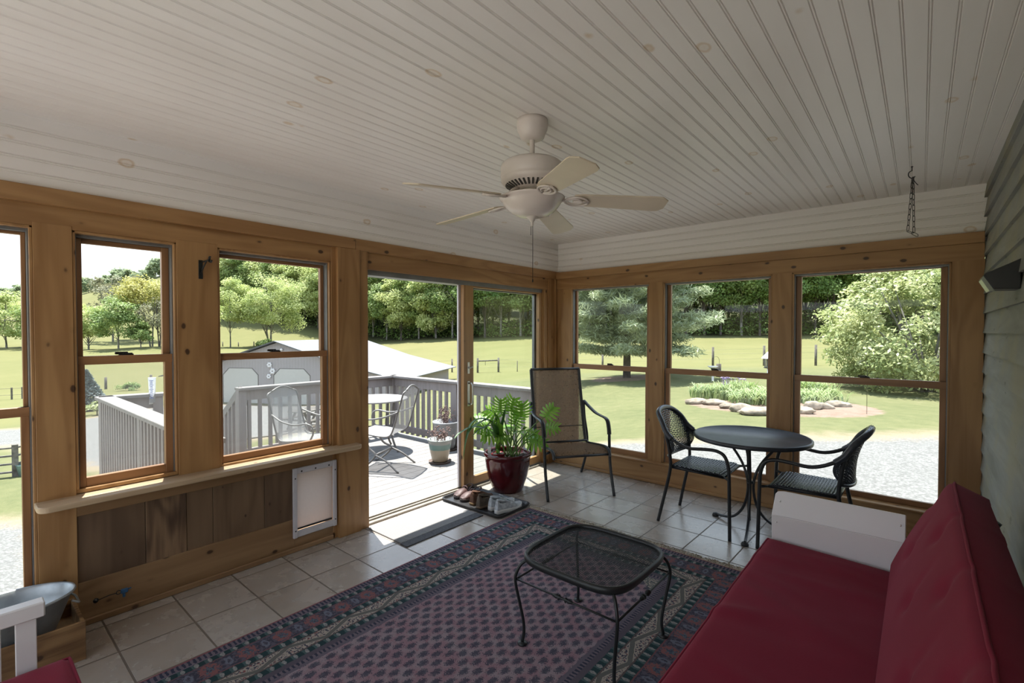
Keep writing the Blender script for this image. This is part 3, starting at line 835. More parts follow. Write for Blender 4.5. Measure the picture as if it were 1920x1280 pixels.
# ------------------------------------------------------------------ mesh-top side table
ct = thing('side_table', 'square black wrought-iron side table with mesh top standing on the rug', 'table', (2.055, -2.64, 0.009))
def sq(a, h): # rounded square with bowed sides
    c, s = math.cos(a), math.sin(a); e = 2/4.4
    return Vector((h*math.copysign(abs(c)**e, c), h*math.copysign(abs(s)**e, s), 0))
TZ = 0.418
m = MB(); ring = [sq(2*PI*i/96, 0.272)+Vector((0,0,TZ)) for i in range(96)]
m.tube(ring, 0.0105, 8, closed=True, up=(0,0,1), flat=1.7)
rim = m.build('rim', M['black_iron'], ct)
m = MB()
def inside(x, y, h=0.266): return abs(x/h)**4.4+abs(y/h)**4.4 < 1
for sgn in (1, -1):
    c = -0.52
    while c < 0.52:
        ts = [t for t in [(-0.28+0.56*i/140) for i in range(141)] if inside(t, c+sgn*t*0.55)]
        if len(ts) > 2:
            m.tube([(ts[0], c+sgn*ts[0]*0.55, TZ+.004), (ts[-1], c+sgn*ts[-1]*0.55, TZ+.004)], 0.0011, 4)
        c += 0.0108
m.build('mesh_top', M['black_iron'], ct)
for sx in (-1, 1):
    for sy in (-1, 1):
        m = MB()
        prof = [(0.222,0.408),(0.250,0.385),(0.268,0.335),(0.268,0.29),(0.256,0.21),(0.243,0.12),(0.240,0.06),(0.246,0.012)]
        m.tube(spline([(sx*r, sy*r, z) for r, z in prof], 4), 0.0075, 8)
        leg = m.build('leg', M['black_iron'], ct)
        m = MB(); m.lathe([(0,0),(0.022,0),(0.024,0.005),(0.02,0.011),(0,0.014)], 18, (sx*.246, sy*.246, 0)); m.build('foot', M['black_iron'], leg)
for a, b_ in (((-1,-1),(1,-1)),((1,-1),(1,1)),((1,1),(-1,1)),((-1,1),(-1,-1))):
    m = MB(); A, B = Vector((a[0]*.266,a[1]*.266,0.315)), Vector((b_[0]*.266,b_[1]*.266,0.315))
    m.tube([A, B], 0.005, 6)
    t = [(-.09,.005),(-.06,.010),(-.05,.011),(-.045,.006),(-.03,.013),(-.02,.006),(0,.006),(.02,.006),(.03,.013),(.045,.006),(.05,.011),(.06,.010),(.09,.005)]
    d = (B-A).normalized(); c = (A+B)/2
    m.tube([c+d*q[0]*0.6 for q in t], [q[1] for q in t], 8); m.build('stretcher', M['black_iron'], ct)

# ------------------------------------------------------------------ bistro table and wicker chairs
BT = (2.275, -0.715)
bt = thing('bistro_table', 'round dark bistro table on curved black legs by the far windows', 'table', (*BT, 0))
m = MB(); m.lathe([(0,0.705),(0.36,0.703),(0.388,0.697),(0.402,0.692),(0.406,0.700),(0.405,0.716),(0.398,0.722),(0.388,0.720),(0.384,0.715),(0.0,0.716)], 72)
m.build('tabletop', M['table_top'], bt)
for k, az in enumerate((-82, 157, 38)):
    a = math.radians(az); d = Vector((math.cos(a), math.sin(a), 0))
    m = MB(); prof = [(0.24,0.695),(0.17,0.61),(0.075,0.50),(0.026,0.38),(0.028,0.26),(0.07,0.14),(0.15,0.055),(0.25,0.024),(0.315,0.022)]
    if k == 0: prof = [(0.10,0.695),(0.08,0.61),(0.05,0.50),(0.026,0.38),(0.035,0.26),(0.10,0.13),(0.18,0.06),(0.27,0.026),(0.318,0.022)]
    m.tube(spline([d*r+Vector((0,0,z)) for r, z in prof], 4), 0.010, 8); lg = m.build('leg', M['black_metal'], bt)
    m = MB(); m.lathe([(0,0),(0.024,0),(0.026,0.008),(0.02,0.022),(0,0.026)], 16, tuple(d*0.318)); m.build('foot', M['rubber'], lg)
m = MB(); m.lathe([(0.0,0.355),(0.022,0.357),(0.024,0.365),(0.022,0.373),(0.0,0.375)], 20); m.build('ring', M['black_metal'], bt)

def wicker_chair(label, loc, rz):
    t = thing('wicker_armchair', label, 'chair', loc, rz, 'black wicker chairs at the bistro table')
    rim = [(-0.235,0.165,0.670),(-0.222,0.215,0.715),(-0.195,0.262,0.790),(-0.13,0.318,0.850),(0,0.335,0.872),(0.13,0.318,0.850),(0.195,0.262,0.790),(0.222,0.215,0.715),(0.235,0.165,0.670)]
    R = spline(rim, 8)
    m = MB(); m.tube(R, 0.021, 8)
    # wrapping cane around the rim
    h = []
    for i in range(len(R)*4-4):
        p = R[i//4].lerp(R[min(i//4+1, len(R)-1)], (i % 4)/4); a = i*1.9
        h.append(p+Vector((0.3*math.cos(a), math.cos(a)*0.6, math.sin(a)))*0.0205)
    m.tube(h, 0.0045, 4)
    m.build('back_rim', M['wicker'], t)
    n = len(R)-1
    def back(u, v):
        i = u*n*0.98+n*0.01; k = min(int(i), n-1); p = R[k].lerp(R[k+1], i-k)
        th = -1+2*u
        q = Vector((0.195*math.sin(th*1.25)/math.sin(1.25), 0.175+0.075*math.cos(th*1.3), 0.505+0.02*th*th))
        w = v + 0.0
        c = q.lerp(p, w); c.y += -0.028*math.sin(PI*v)
        return c
    m = MB(); weave(m, back, 32, 24, 0.0046, 0.0034, 96, 72, 0.45); m.build('woven_back', M['wicker'], t)
    m = MB(); m.tube([back(i/20, 0.0) for i in range(21)], 0.011, 8); m.build('lower_rail', M['wicker'], t)
    def seat(u, v):
        x = -0.205+0.41*u; y = -0.215+0.40*v
        return Vector((x*(1-0.06*v), y, 0.452-0.010*math.sin(PI*u)*math.sin(PI*v)-(0.018*(max(0,0.12-v)/0.12)**2)))
    m = MB(); weave(m, seat, 24, 22, 0.0078, 0.0042, 72, 66, 0.45); sw = m.build('woven_seat', M['wicker'], t)
    m = MB(); m.tube([(-.205,-.215,.434),(.205,-.215,.434),(.195,.185,.440),(-.195,.185,.440)], 0.011, 8, closed=True)
    m.box(-0.2,-0.21,0.436,0.2,0.18,0.442); m.build('seat_frame', M['black_metal'], t)
    for s in (-1, 1):
        m = MB()
        m.tube(spline([(s*.232,0.17,0.675),(s*.243,0.10,0.640),(s*.252,0.02,0.622),(s*.258,-0.10,0.634),(s*.259,-0.18,0.634),(s*.258,-0.235,0.606),(s*.256,-0.262,0.53),(s*.255,-0.268,0.42),(s*.256,-0.272,0.2),(s*.258,-0.276,0.0)], 5), 0.0125, 10)
        m.tube([(s*.255,-.268,.434),(s*.2,-.215,.434)], 0.009, 6)
        m.build('leg', M['black_metal'], t, ).name = 'leg'
        m = MB()
        m.tube(spline([(s*.224,0.222,0.72),(s*.213,0.20,0.62),(s*.206,0.185,0.50),(s*.205,0.187,0.42),(s*.208,0.21,0.30),(s*.216,0.245,0.14),(s*.226,0.275,0.0)], 5), 0.0125, 10)
        m.build('leg', M['black_metal'], t)
    return t
wicker_chair('black wicker armchair left of the bistro table, its back to the sling chair', (1.94, -0.765, 0), math.radians(90))
wicker_chair('black wicker armchair behind the white futon arm, right of the bistro table', (2.675, -0.765, 0), math.radians(-90))

# ------------------------------------------------------------------ sling chair
sc = thing('sling_chair', 'high-backed black metal patio chair with brown mesh sling in the corner', 'chair', (0.614, -0.729, 0), math.radians(54.2))
prof = [(-0.405,0.385),(-0.395,0.412),(-0.36,0.432),(-0.30,0.438),(-0.18,0.425),(-0.02,0.402),(0.08,0.388),(0.13,0.392)]
bprof = [(0.150,0.395),(0.175,0.46),(0.215,0.60),(0.262,0.78),(0.312,0.97),(0.338,1.085),(0.346,1.115)]
def sling(name, pr, w0, w1):
    pr = spline([(0,a,b_) for a, b_ in pr], 5); n = len(pr)-1
    def f(u, v):
        i = v*n; k = min(int(i), n-1); p = pr[k].lerp(pr[k+1], i-k); w = w0+(w1-w0)*v
        return Vector((-w+2*w*u, p.y, p.z - 0.004*math.sin(PI*u)))
    m = MB(); m.grid(f, 10, n, thick=0.002); return m.build(name, M['sling'], sc)
sling('seat_sling', prof, 0.262, 0.255); bs = sling('back_sling', bprof, 0.252, 0.252)
for y_, z_, r_ in ((.347,1.118,.013),(.143,.40,.011),(-.398,.39,.011),(.20,.545,.004)):
    m = MB(); m.tube([(-.266,y_,z_),(.266,y_,z_)], r_, 8); m.build('cross_bar', M['black_metal'], sc)
for s in (-1, 1):
    m = MB(); m.tube(spline([(s*.262,a,b_) for a, b_ in bprof], 4), 0.016, 8); m.build('back_frame', M['black_metal'], sc)
    m = MB(); m.tube(spline([(s*.268,a,b_) for a, b_ in [(-0.41,0.372)]+prof+[(0.16,0.40)]], 4), 0.014, 8); m.build('seat_rail', M['black_metal'], sc)
    m = MB(); m.tube(spline([(s*.285,0.262,0.79),(s*.305,0.18,0.745),(s*.318,0.04,0.70),(s*.320,-0.10,0.688),(s*.320,-0.19,0.684),(s*.320,-0.245,0.662),(s*.320,-0.272,0.60),(s*.320,-0.282,0.545)], 5), 0.0085, 8, up=(1,0,0), flat=2.5)
    m.build('armrest', M['black_metal'], sc)
    m = MB(); m.tube(spline([(s*.320,-.282,.552),(s*.318,-.292,.40),(s*.318,-.32,.22),(s*.318,-.395,0.0)], 5), 0.0135, 8); m.tube([(s*.318,-.293,.395),(s*.268,-.293,.415)], 0.012, 6); m.build('leg', M['black_metal'], sc)
    m = MB(); m.tube(spline([(s*.285,.262,.79),(s*.285,.235,.62),(s*.30,.20,.42),(s*.31,.26,.22),(s*.318,.40,0.0)], 5), 0.0135, 8); m.build('leg', M['black_metal'], sc)

# ------------------------------------------------------------------ oxblood planter and its plants
PT = (0.255, -1.195)
po = thing('planter', 'large glossy dark-red planter beside the sliding door', 'pot', (*PT, 0))
m = MB(); m.lathe([(0,0.0),(0.135,0.0),(0.142,0.012),(0.165,0.07),(0.192,0.15),(0.208,0.23),(0.214,0.30),(0.212,0.325),(0.222,0.333),(0.228,0.345),(0.226,0.360),(0.216,0.368),(0.204,0.364),(0.200,0.35),(0.198,0.30),(0.0,0.30)], 64); m.build('body', M['pot_red'], po)
m = MB(); m.lathe([(0.199,0.318),(0.15,0.322),(0.08,0.318),(0,0.322)], 32); m.build('soil', M['soil'], po)
def strip(m, pts, ws, up=(0,0,1), fold=0.25):
    """a leaf blade along pts, half widths ws, folded at the midrib"""
    pts = [Vector(p) for p in pts]; rows = []
    for i, p in enumerate(pts):
        d = (pts[min(i+1,len(pts)-1)]-pts[max(i-1,0)]).normalized()
        s = d.cross(Vector(up))
        if s.length < 1e-5: s = Vector((1,0,0))
        s.normalize(); nrm = s.cross(d)
        rows.append([m.bm.verts.new(q) for q in (p-s*ws[i]+nrm*ws[i]*fold, p, p+s*ws[i]+nrm*ws[i]*fold)])
    for a, b_ in zip(rows, rows[1:]):
        for k in (0, 1):
            f = m.bm.faces.new((a[k], a[k+1], b_[k+1], b_[k])); f.smooth = True
def lobed_leaf(m, base, d, n, L, wd):
    """deeply cut leaf: midrib from base along d, with finger lobes on both sides"""
    d = Vector(d).normalized(); n = Vector(n); n = (n-d*n.dot(d)).normalized(); s = d.cross(n)
    base = Vector(base)
    def mid(t): return base+d*(L*t)-n*(0.20*L*t*t)
    strip(m, [mid(t/8) for t in range(9)], [wd*0.16*(1-0.5*abs(t/8-0.4)) if t < 8 else 0.002 for t in range(9)], n, 0.1)
    for k in range(6):
        t = 0.02+0.155*k
        for sg in (-1, 1):
            ln = wd*(0.62+0.62*math.sin(PI*min(1,(t+0.22)*0.85)))
            ang = math.radians(112-82*t)
            dv = (s*sg*math.sin(ang)+d*math.cos(ang))
            pts = [mid(t)+dv*(ln*q)-n*(0.22*ln*q*q)+n*0.04*ln*math.sin(PI*q) for q in (0,.25,.5,.75,.92,1.0)]
            w = wd*0.135
            strip(m, pts, [w*0.75, w*0.95, w*1.1, w*0.95, w*.5, 0.002], n, 0.12)
ph = thing('philodendron', 'bright green split-leaf philodendron growing in the dark-red planter', 'plant', (PT[0], PT[1], 0.325))
RP = random.Random(11)
targets = [(960,760),(1030,772),(1033,800),(985,800),(955,800),(925,775),(905,800),(938,762),(995,815),(1008,828),(940,815),(900,785),(968,785),(918,815),(978,770)]
for i, q in enumerate(targets):
    depth = 4.45+0.05*((i*5) % 7-2)
    tip = onD(q[0], q[1], depth)-Vector((PT[0], PT[1], 0.325))
    base = Vector((RP.uniform(-.01,.09), RP.uniform(-.05,.05), 0.0))
    out = Vector((tip.x, tip.y, 0));
    if out.length < 0.05: out = Vector((0.05,-0.05,0))
    L = 0.128+0.025*RP.random()
    dirn = (out.normalized()*0.6+Vector((0,0,0.75 if tip.z > .35 else 0.1))+_R*RP.uniform(-.5,.5)).normalized()
    lb = tip-dirn*L*0.45
    up_ = (Vector((0,0,1))+(-_F)*0.75+out.normalized()*0.2).normalized()
    m = MB(); lobed_leaf(m, lb, dirn, up_, L, L*0.60); o = m.build('leaf', M['leaf_bright'], ph)
    m = MB(); m.tube(spline([base, base.lerp(lb,0.35)+Vector((0,0,0.05)), base.lerp(lb,0.75)+Vector((0,0,0.04)), lb], 5), [0.006]*10+[0.004]*6, 6); m.build('stalk', M['stem_green'], o)
SPt = onD(938, 850, 4.38); 
ip = thing('small_pot', 'small glossy red flowerpot set inside the rim of the dark-red planter', 'pot', (PT[0]-0.035, PT[1]-0.095, 0.318))
m = MB(); m.lathe([(0,0),(0.055,0),(0.066,0.035),(0.068,0.045),(0.064,0.048),(0.060,0.04),(0.0,0.038)], 32); m.build('body', plain('bright_red_glaze', (0.22,0.012,0.014), 0.2), ip)
m = MB(); m.lathe([(0.060,0.0395),(0,0.042)], 20); m.build('soil', M['soil'], ip)
st = thing('strap_leaf_plant', 'arching strap-leaved plant in the small red pot', 'plant', (PT[0]-0.035, PT[1]-0.095, 0.36))
straps = [[(925,790),(893,768)],[(930,800),(905,785),(880,800),(868,862)],[(920,790),(895,795),(878,812),(869,850)],[(935,795),(920,760)],[(945,780),(948,757)],[(925,800),(900,805),(885,818)],[(958,815),(985,808),(1010,815)],[(930,780),(907,765)],[(922,810),(888,800),(862,812),(852,822)],[(940,800),(925,790),(910,805),(905,840)]]
org = Vector((PT[0]-0.035, PT[1]-0.095, 0.36))
for i, ql in enumerate(straps):
    pts = [Vector((RP.uniform(-.012,.012), RP.uniform(-.012,.012), 0.0)), Vector((RP.uniform(-.012,.012),0,0.07))]
    for j, q in enumerate(ql): pts.append(onD(q[0], q[1], 4.30-0.04*j-0.02*(i % 3))-org)
    S_ = spline(pts, 6); n = len(S_)
    m = MB(); strip(m, S_, [0.017*min(1,0.45+2.2*k/n)*(1-(k/(n-1))**4)+0.001 for k in range(n)], (0.1,-0.2,1), 0.3); m.build('leaf', M['leaf_strap'] if i % 3 else M['leaf_bright'], st)
tg = MB(); tg.box(-0.016,-0.0008,-0.03,0.016,0.0008,0.045); o = tg.build('plant_label', M['white_card']); o.location = (PT[0]-0.125, PT[1]-0.12, 0.365); o.rotation_euler = (math.radians(-12), 0, YAW+0.1); tag(o, 'white plant label stuck in the planter soil beside the small red pot', 'label')

# ------------------------------------------------------------------ boot tray and shoes
bx, by, bw_, bh_ = 0.345, -1.60, 0.355, 0.212
m = MB(); rr = 0.05
def rrect(a, b_, r, n=6):
    out = []
    for cx, cy, s in ((a-r,b_-r,0),(-a+r,b_-r,90),(-a+r,-b_+r,180),(a-r,-b_+r,270)):
        for k in range(n+1):
            w = math.radians(s+90*k/n); out.append((cx+r*math.cos(w), cy+r*math.sin(w)))
    return out
lay = [(0.955,0.0),(0.955,0.0),(1.0,0.022),(1.0,0.028),(0.975,0.028),(0.945,0.008)]
rings = []
for k, z in lay:
    rings.append([m.bm.verts.new((p[0]*k if False else p[0]-math.copysign((1-k)*0.35,p[0]), p[1]-math.copysign((1-k)*0.35,p[1]), z)) for p in rrect(bw_, bh_, rr)])
m.bm.faces.new(rings[0][::-1])
for A, B in zip(rings[1:], rings[2:]):
    for k in range(len(A)): m.bm.faces.new((A[k], A[(k+1) % len(A)], B[(k+1) % len(A)], B[k]))
m.bm.faces.new(rings[-1])
bmesh.ops.remove_doubles(m.bm, verts=m.bm.verts[:], dist=1e-6)
o = m.build('boot_tray', M['tray']); o.location = (bx, by, 0.0); tag(o, 'black plastic boot tray full of shoes in front of the planter', 'tray')

def shoe(name, label, loc, rz, L, Wd, H, mats, style):
    """toe towards +y; mats = upper, sole, lining"""
    t = thing(name, label, 'shoe', loc, rz)
    def hw(s): # half width of the sole
        return Wd*0.5*(0.70+0.10*math.sin(PI*s*2-2.4)+0.28*math.sin(PI*min(1,max(0,(s-0.25)/0.85))))*(1-max(0,(s-0.86)/0.14)**2.2*0.62)*(1-max(0,(0.10-s)/0.10)**2*0.35)
    th = {'sneaker':0.034,'loafer':0.022,'clog':0.024}[style]
    n = 22
    def solepoly(g=1.0):
        a = [(hw(i/n)*g, L*(i/n-0.5)) for i in range(n+1)]
        return a+[(-x, y) for x, y in reversed(a)]
    m = MB()
    rings = []
    for z, g in ((0,0.93),(0.006,1.0),(th*0.7,1.02),(th,1.0)):
        rings.append([m.bm.verts.new((x, y, z+ (0.012*max(0,(y/L+0.5-0.72)/0.28)**2 if style == 'sneaker' else 0))) for x, y in solepoly(g)])
    m.bm.faces.new(rings[0][::-1]); m.bm.faces.new(rings[-1])
    for A, B in zip(rings, rings[1:]):
        for k in range(len(A)):
            f = m.bm.faces.new((A[k], A[(k+1) % len(A)], B[(k+1) % len(A)], B[k])); f.smooth = True
    m.build('sole', mats[1], t)
    op0, op1 = {'sneaker':(0.10,0.50),'loafer':(0.10,0.52),'clog':(0.0,0.45)}[style]
    def top(s):
        if style == 'clog': return H*(0.95 if s > .5 else .9)*(1-max(0,(s-0.6)/0.4)**2*0.62)
        ank = H*(1.0-0.10*math.sin(PI*min(1,s/0.5)))
        vam = H*(0.98-0.80*max(0,(s-0.42)/0.58)**0.85)
        return ank if s < 0.42 else vam
    nn = 26
    m = MB(); nj = 14
    s0 = 0.46 if style == 'clog' else 0.0
    V = []
    for i in range(nn+1):
        s = s0+(1-s0)*i/nn; row = []
        w = hw(s)*0.985; h = max(th+0.012, top(s)); y = L*(s-0.5)
        if s > .985: h = th+0.012; w *= .96
        openf = 0.0
        if style != 'clog':
            openf = max(0.0, min(1.0, (s-op0)/0.04))*max(0.0, min(1.0, (op1-s)/0.05))
        heel = max(0, (0.10-s)/0.10)
        for j in range(nj+1):
            a = PI*j/nj
            x = w*math.copysign(abs(math.cos(a))**0.75, math.cos(a)); z = th*0.9+(h-th*0.9)*abs(math.sin(a))**0.8
            if openf > 0 and 4 <= j <= nj-4:
                x *= 1.25
                if 5 <= j <= nj-5: z = z*(1-openf)+(th+0.012)*openf
            if h-th > 0.03: x *= 1-0.20*(max(0,z-th)/(H-th+1e-6))*(1 if s < .6 else .4)
            yy = y + (0.010*math.sin(a) if heel > 0 else 0)
            row.append(m.bm.verts.new((x, yy, z)))
        V.append(row)
    for i in range(nn):
        for j in range(nj):
            f = m.bm.faces.new((V[i][j], V[i][j+1], V[i+1][j+1], V[i+1][j])); f.smooth = True
            s = s0+(1-s0)*(i+.5)/nn
            if style != 'clog' and op0 < s < op1 and 5 <= j <= nj-6: f.material_index = 1
    m.bm.faces.new(V[0][::-1]) if style != 'clog' else None
    m.build('upper', [mats[0], mats[2]], t)
    if style == 'clog':
        m = MB(); hh = H*0.98
        m.tube(spline([(hw(.45),L*-.05,th+.01),(hw(.3)*1.0,-L*.22,hh*.85),(hw(.1)*.9,-L*.40,hh*1.05),(0,-L*.47,hh*1.1),(-hw(.1)*.9,-L*.40,hh*1.05),(-hw(.3),-L*.22,hh*.85),(-hw(.45),L*-.05,th+.01)], 4), 0.010, 6, flat=0.35, up=(0,0,1))
        m.tube(spline([(hw(.4),-L*.08,th),(hw(.35)*.7,-L*.08,hh*.95),(0,-L*.08,hh*1.12),(-hw(.35)*.7,-L*.08,hh*.95),(-hw(.4),-L*.08,th)], 4), 0.009, 6, flat=0.3, up=(0,1,0)); m.build('strap', mats[0], t)
        m = MB(); m.prism([(x*.96,y) for x, y in solepoly(.96)], th*.98, th+.004); m.build('footbed', mats[2], t)
    if style == 'sneaker':
        m = MB()
        for k in range(5):
            s = 0.50+0.05*k; y = L*(s-.5); z = top(s)+0.001; w = 0.022
            m.tube(spline([(-w,y-.004,z-.006),(0,y,z+.003),(w,y+.004,z-.006)], 3), 0.0028, 5)
        for sg in (-1, 1):
            m.tube(spline([(0,L*.0,top(.5)+.004),(sg*.012,-L*.03,top(.5)+.016),(sg*.026,-L*.02,top(.5)+.008),(sg*.008,L*.01,top(.5)+.006)], 4), 0.0026, 5)
        m.build('laces', mats[0], t)
        m = MB(); m.tube(spline([(hw(.5)*.42,0,top(.5)-.012),(hw(.35)*.60,-L*.15,H*.86),(hw(.15)*.58,-L*.34,H*.98),(0,-L*.435,H*1.03),(-hw(.15)*.58,-L*.34,H*.98),(-hw(.35)*.60,-L*.15,H*.86),(-hw(.5)*.42,0,top(.5)-.012)], 5), 0.008, 6); m.build('collar', mats[0], t)
    if style == 'loafer':
        m = MB(); m.tube(spline([(hw(.5)*.5,0,top(.5)-.010),(hw(.35)*.62,-L*.15,H*.85),(hw(.15)*.60,-L*.34,H*.96),(0,-L*.435,H*1.03),(-hw(.15)*.60,-L*.34,H*.96),(-hw(.35)*.62,-L*.15,H*.85),(-hw(.5)*.5,0,top(.5)-.010)], 5), 0.006, 6); m.build('collar', mats[0], t)
    return t
lea1 = plain('brown_suede', (0.12,0.055,0.03), 0.8, 0, 0.25, 30); lea2 = plain('olive_brown_leather', (0.075,0.052,0.034), 0.7, 0, 0.25, 30)
tan = plain('tan_crepe_sole', (0.20,0.125,0.055), 0.75, 0, 0.15, 30); dkl = plain('dark_shoe_lining', (0.014,0.011,0.009), 0.9)
maroon = plain('dusty_maroon_leather', (0.055,0.024,0.021), 0.6, 0, 0.2, 25); foot = plain('taupe_footbed', (0.15,0.115,0.095), 0.8)
snk = plain('pale_grey_sneaker_fabric', (0.42,0.44,0.46), 0.7, 0, 0.2, 35); snks = plain('white_rubber_sole', (0.55,0.54,0.52), 0.55); snkl = plain('teal_shoe_lining', (0.10,0.19,0.20), 0.85)
SZ = 0.0095
shoe('sandal', 'dark reddish strap clog nearest the door on the boot tray', (0.075, -1.60, SZ), PI+0.10, 0.240, 0.092, 0.072, (maroon, plain('dark_clog_sole',(0.03,0.022,0.02),0.7), foot), 'clog')
shoe('sandal', 'second reddish strap clog, against the brown suede shoe on the tray', (0.185, -1.615, SZ), PI-0.06, 0.240, 0.092, 0.072, (maroon, plain('dark_clog_heel',(0.035,0.026,0.022),0.7), foot), 'clog')
shoe('leather_shoe', 'brown suede slip-on shoe with tan sole in the middle of the boot tray', (0.300, -1.600, SZ), 0.05, 0.272, 0.102, 0.112, (lea1, tan, dkl), 'loafer')
shoe('leather_shoe', 'darker olive-brown slip-on shoe beside the white sneakers', (0.413, -1.625, SZ), -0.03, 0.272, 0.102, 0.112, (lea2, plain('brown_shoe_sole',(0.14,0.095,0.06),0.75), dkl), 'loafer')
shoe('sneaker', 'pale grey sneaker standing against the olive-brown shoe', (0.528, -1.590, SZ), -0.10, 0.275, 0.100, 0.108, (snk, snks, snkl), 'sneaker')
shoe('sneaker', 'pale grey sneaker at the open end of the boot tray', (0.628, -1.615, SZ), -0.14, 0.275, 0.100, 0.108, (snk, snks, snkl), 'sneaker')

# ------------------------------------------------------------------ futon sofa
fu = thing('futon_sofa', 'white wooden futon sofa with crimson cushions along the siding', 'sofa', (0,0,0))
FY0, FY1 = -3.86, -1.80     # near / far arm planes
def cushion(name, f, th, nu, nv, parent):
    """f(u,v)-> (point on the top face, outward normal); closed pillow of thickness th"""
    m = MB(); t = bmesh.new(); top, bot = [], []
    for i in range(nu+1):
        a, c = [], []
        for j in range(nv+1):
            u, v = i/nu, j/nv; p, n = f(u, v)
            ed = min(u*nu, (1-u)*nu, v*nv, (1-v)*nv); rnd_ = 0.016*max(0, 1-ed/1.6)**2
            a.append(t.verts.new(p-n*rnd_)); c.append(t.verts.new(p-n*(th-rnd_)))
        top.append(a); bot.append(c)
    for i in range(nu):
        for j in range(nv):
            t.faces.new((top[i][j], top[i+1][j], top[i+1][j+1], top[i][j+1])); t.faces.new((bot[i][j], bot[i][j+1], bot[i+1][j+1], bot[i+1][j]))
    rim_t = [top[i][0] for i in range(nu)]+[top[nu][j] for j in range(nv)]+[top[i][nv] for i in range(nu,0,-1)]+[top[0][j] for j in range(nv,0,-1)]
    rim_b = [bot[i][0] for i in range(nu)]+[bot[nu][j] for j in range(nv)]+[bot[i][nv] for i in range(nu,0,-1)]+[bot[0][j] for j in range(nv,0,-1)]
    n = len(rim_t)
    for k in range(n): t.faces.new((rim_t[k], rim_b[k], rim_b[(k+1) % n], rim_t[(k+1) % n]))
    for q in t.faces: q.smooth = True
    bmesh.ops.recalc_face_normals(t, faces=t.faces[:])
    edge = [v.co.copy() for v in rim_t]
    m._merge(t); o = m.build(name, M['red_cloth'], parent)
    pm = MB(); pm.tube(edge, 0.0055, 6, closed=True); pm.build('piping', M['red_cloth'], o)
    return o
RW = random.Random(5)
wr = [(RW.uniform(0.05,0.95), RW.uniform(0.1,0.9), RW.uniform(-0.5,0.5), RW.uniform(.03,.07), RW.uniform(0.002,0.006)) for _ in range(26)]
def fseat(u, v):
    x = 2.635+0.56*v; y = FY0+0.04+(FY1-FY0-0.06)*u
    z = 0.412+0.012*math.sin(PI*min(1,max(0,u)))**0.5*math.sin(PI*v)**0.6-0.02*v
    for (a, b_, s, w, h) in wr:
        dd = ((u-a)*2.0+s*(v-b_)*0.55)/w
        z += h*math.exp(-dd*dd)*math.exp(-((v-b_)/0.28)**2)*(1 if h > .0035 else -1)
    return Vector((x, y, z)), Vector((0,0,1))
cushion('seat_cushion', fseat, 0.16, 90, 34, fu)
BA = math.radians(24.5); BN = Vector((-math.cos(BA), 0, math.sin(BA))); BU = Vector((math.sin(BA), 0, math.cos(BA)))
tufts = [(a, b_) for a in (0.125,0.375,0.625,0.875) for b_ in (0.40,)]+[(a, 0.78) for a in (0.0,0.25,0.5,0.75,1.0)]
def fback(u, v):
    y = FY0+0.04+(FY1-FY0-0.07)*u
    p = Vector((3.148, y, 0.415))+BU*(0.485*v)
    d = 0.012*math.sin(PI*v)**0.7
    for a, b_ in tufts:
        d -= 0.016*math.exp(-(((u-a)/0.030)**2+((v-b_)/0.075)**2))+0.005*math.exp(-(((u-a)/0.016)**2))*math.exp(-((v-b_-0.14)/0.17)**2)
    return p+BN*d, BN
cushion('back_cushion', fback, 0.15, 110, 34, fu)
def futon_arm(y, s):
    m = MB(); pl = [(2.66,0.10),(3.205,0.10),(3.205,0.62),(3.198,0.642),(2.700,0.648),(2.665,0.640),(2.652,0.59)]
    TY = Matrix(((1,0,0,0),(0,0,1,0),(0,1,0,0),(0,0,0,1)))
    m.prism([(q[0],q[1]) for q in pl if q[1] < 0.5]+[(3.205,0.525),(2.654,0.525)] if False else [(2.655,0.10),(3.205,0.10),(3.205,0.525),(2.648,0.525)], y, y+0.022*s, TY, 0.002)
    # the upper board leans outwards
    T2 = Matrix.Translation((0, y, 0.525)) @ Matrix.Rotation(math.radians(-14*s), 4, 'X') @ Matrix.Translation((0, -y, -0.525)) @ TY
    m.prism([(2.648,0.525),(3.205,0.525),(3.205,0.652),(2.700,0.656),(2.672,0.651),(2.660,0.636)], y, y+0.022*s, T2, 0.003)
    a = m.build('arm', M['white_paint'], fu)
    m = MB()
    for bx_, bz in ((2.685,0.60),(2.672,0.49),(3.185,0.60)):
        yy = y-0.004*s + (0.25*(bz-0.525)*s if bz > .525 else 0)
        m.ball((bx_, yy, bz), 0.0055, (1,.6,1), 1)
    m.build('bolt_cap', M['white_card'], a)
futon_arm(FY1, 1); futon_arm(FY0, -1)
m = MB(); m.box(2.665,FY0,0.17,2.69,FY1,0.255,bev=.003); m.build('front_rail', M['white_paint'], fu)
m = MB(); m.box(3.18,FY0,0.17,3.21,FY1,0.255,bev=.003); m.build('back_rail', M['white_paint'], fu)
m = MB()
for k in range(12): y = FY0+0.1+(FY1-FY0-0.2)*k/11; m.box(2.69,y-.03,0.225,3.18,y+.03,0.245)
m.build('slats', M['white_paint'], fu)
for y in (FY0-.011, FY1+.011):
    for x in (2.70, 3.17):
        m = MB(); m.box(x-.03,y-.02,0.0095 if x < 3 else 0.0,x+.03,y+.02,0.12,bev=.003); m.build('leg', M['white_paint'], fu)
m = MB()
for y in (FY0+.35, (FY0+FY1)/2, FY1-.35):
    m.tube([(3.21,y,0.24),(3.30,y,0.45),(3.47,y,0.80)], 0.016, 6)
m.build('back_frame', M['black_metal'], fu)

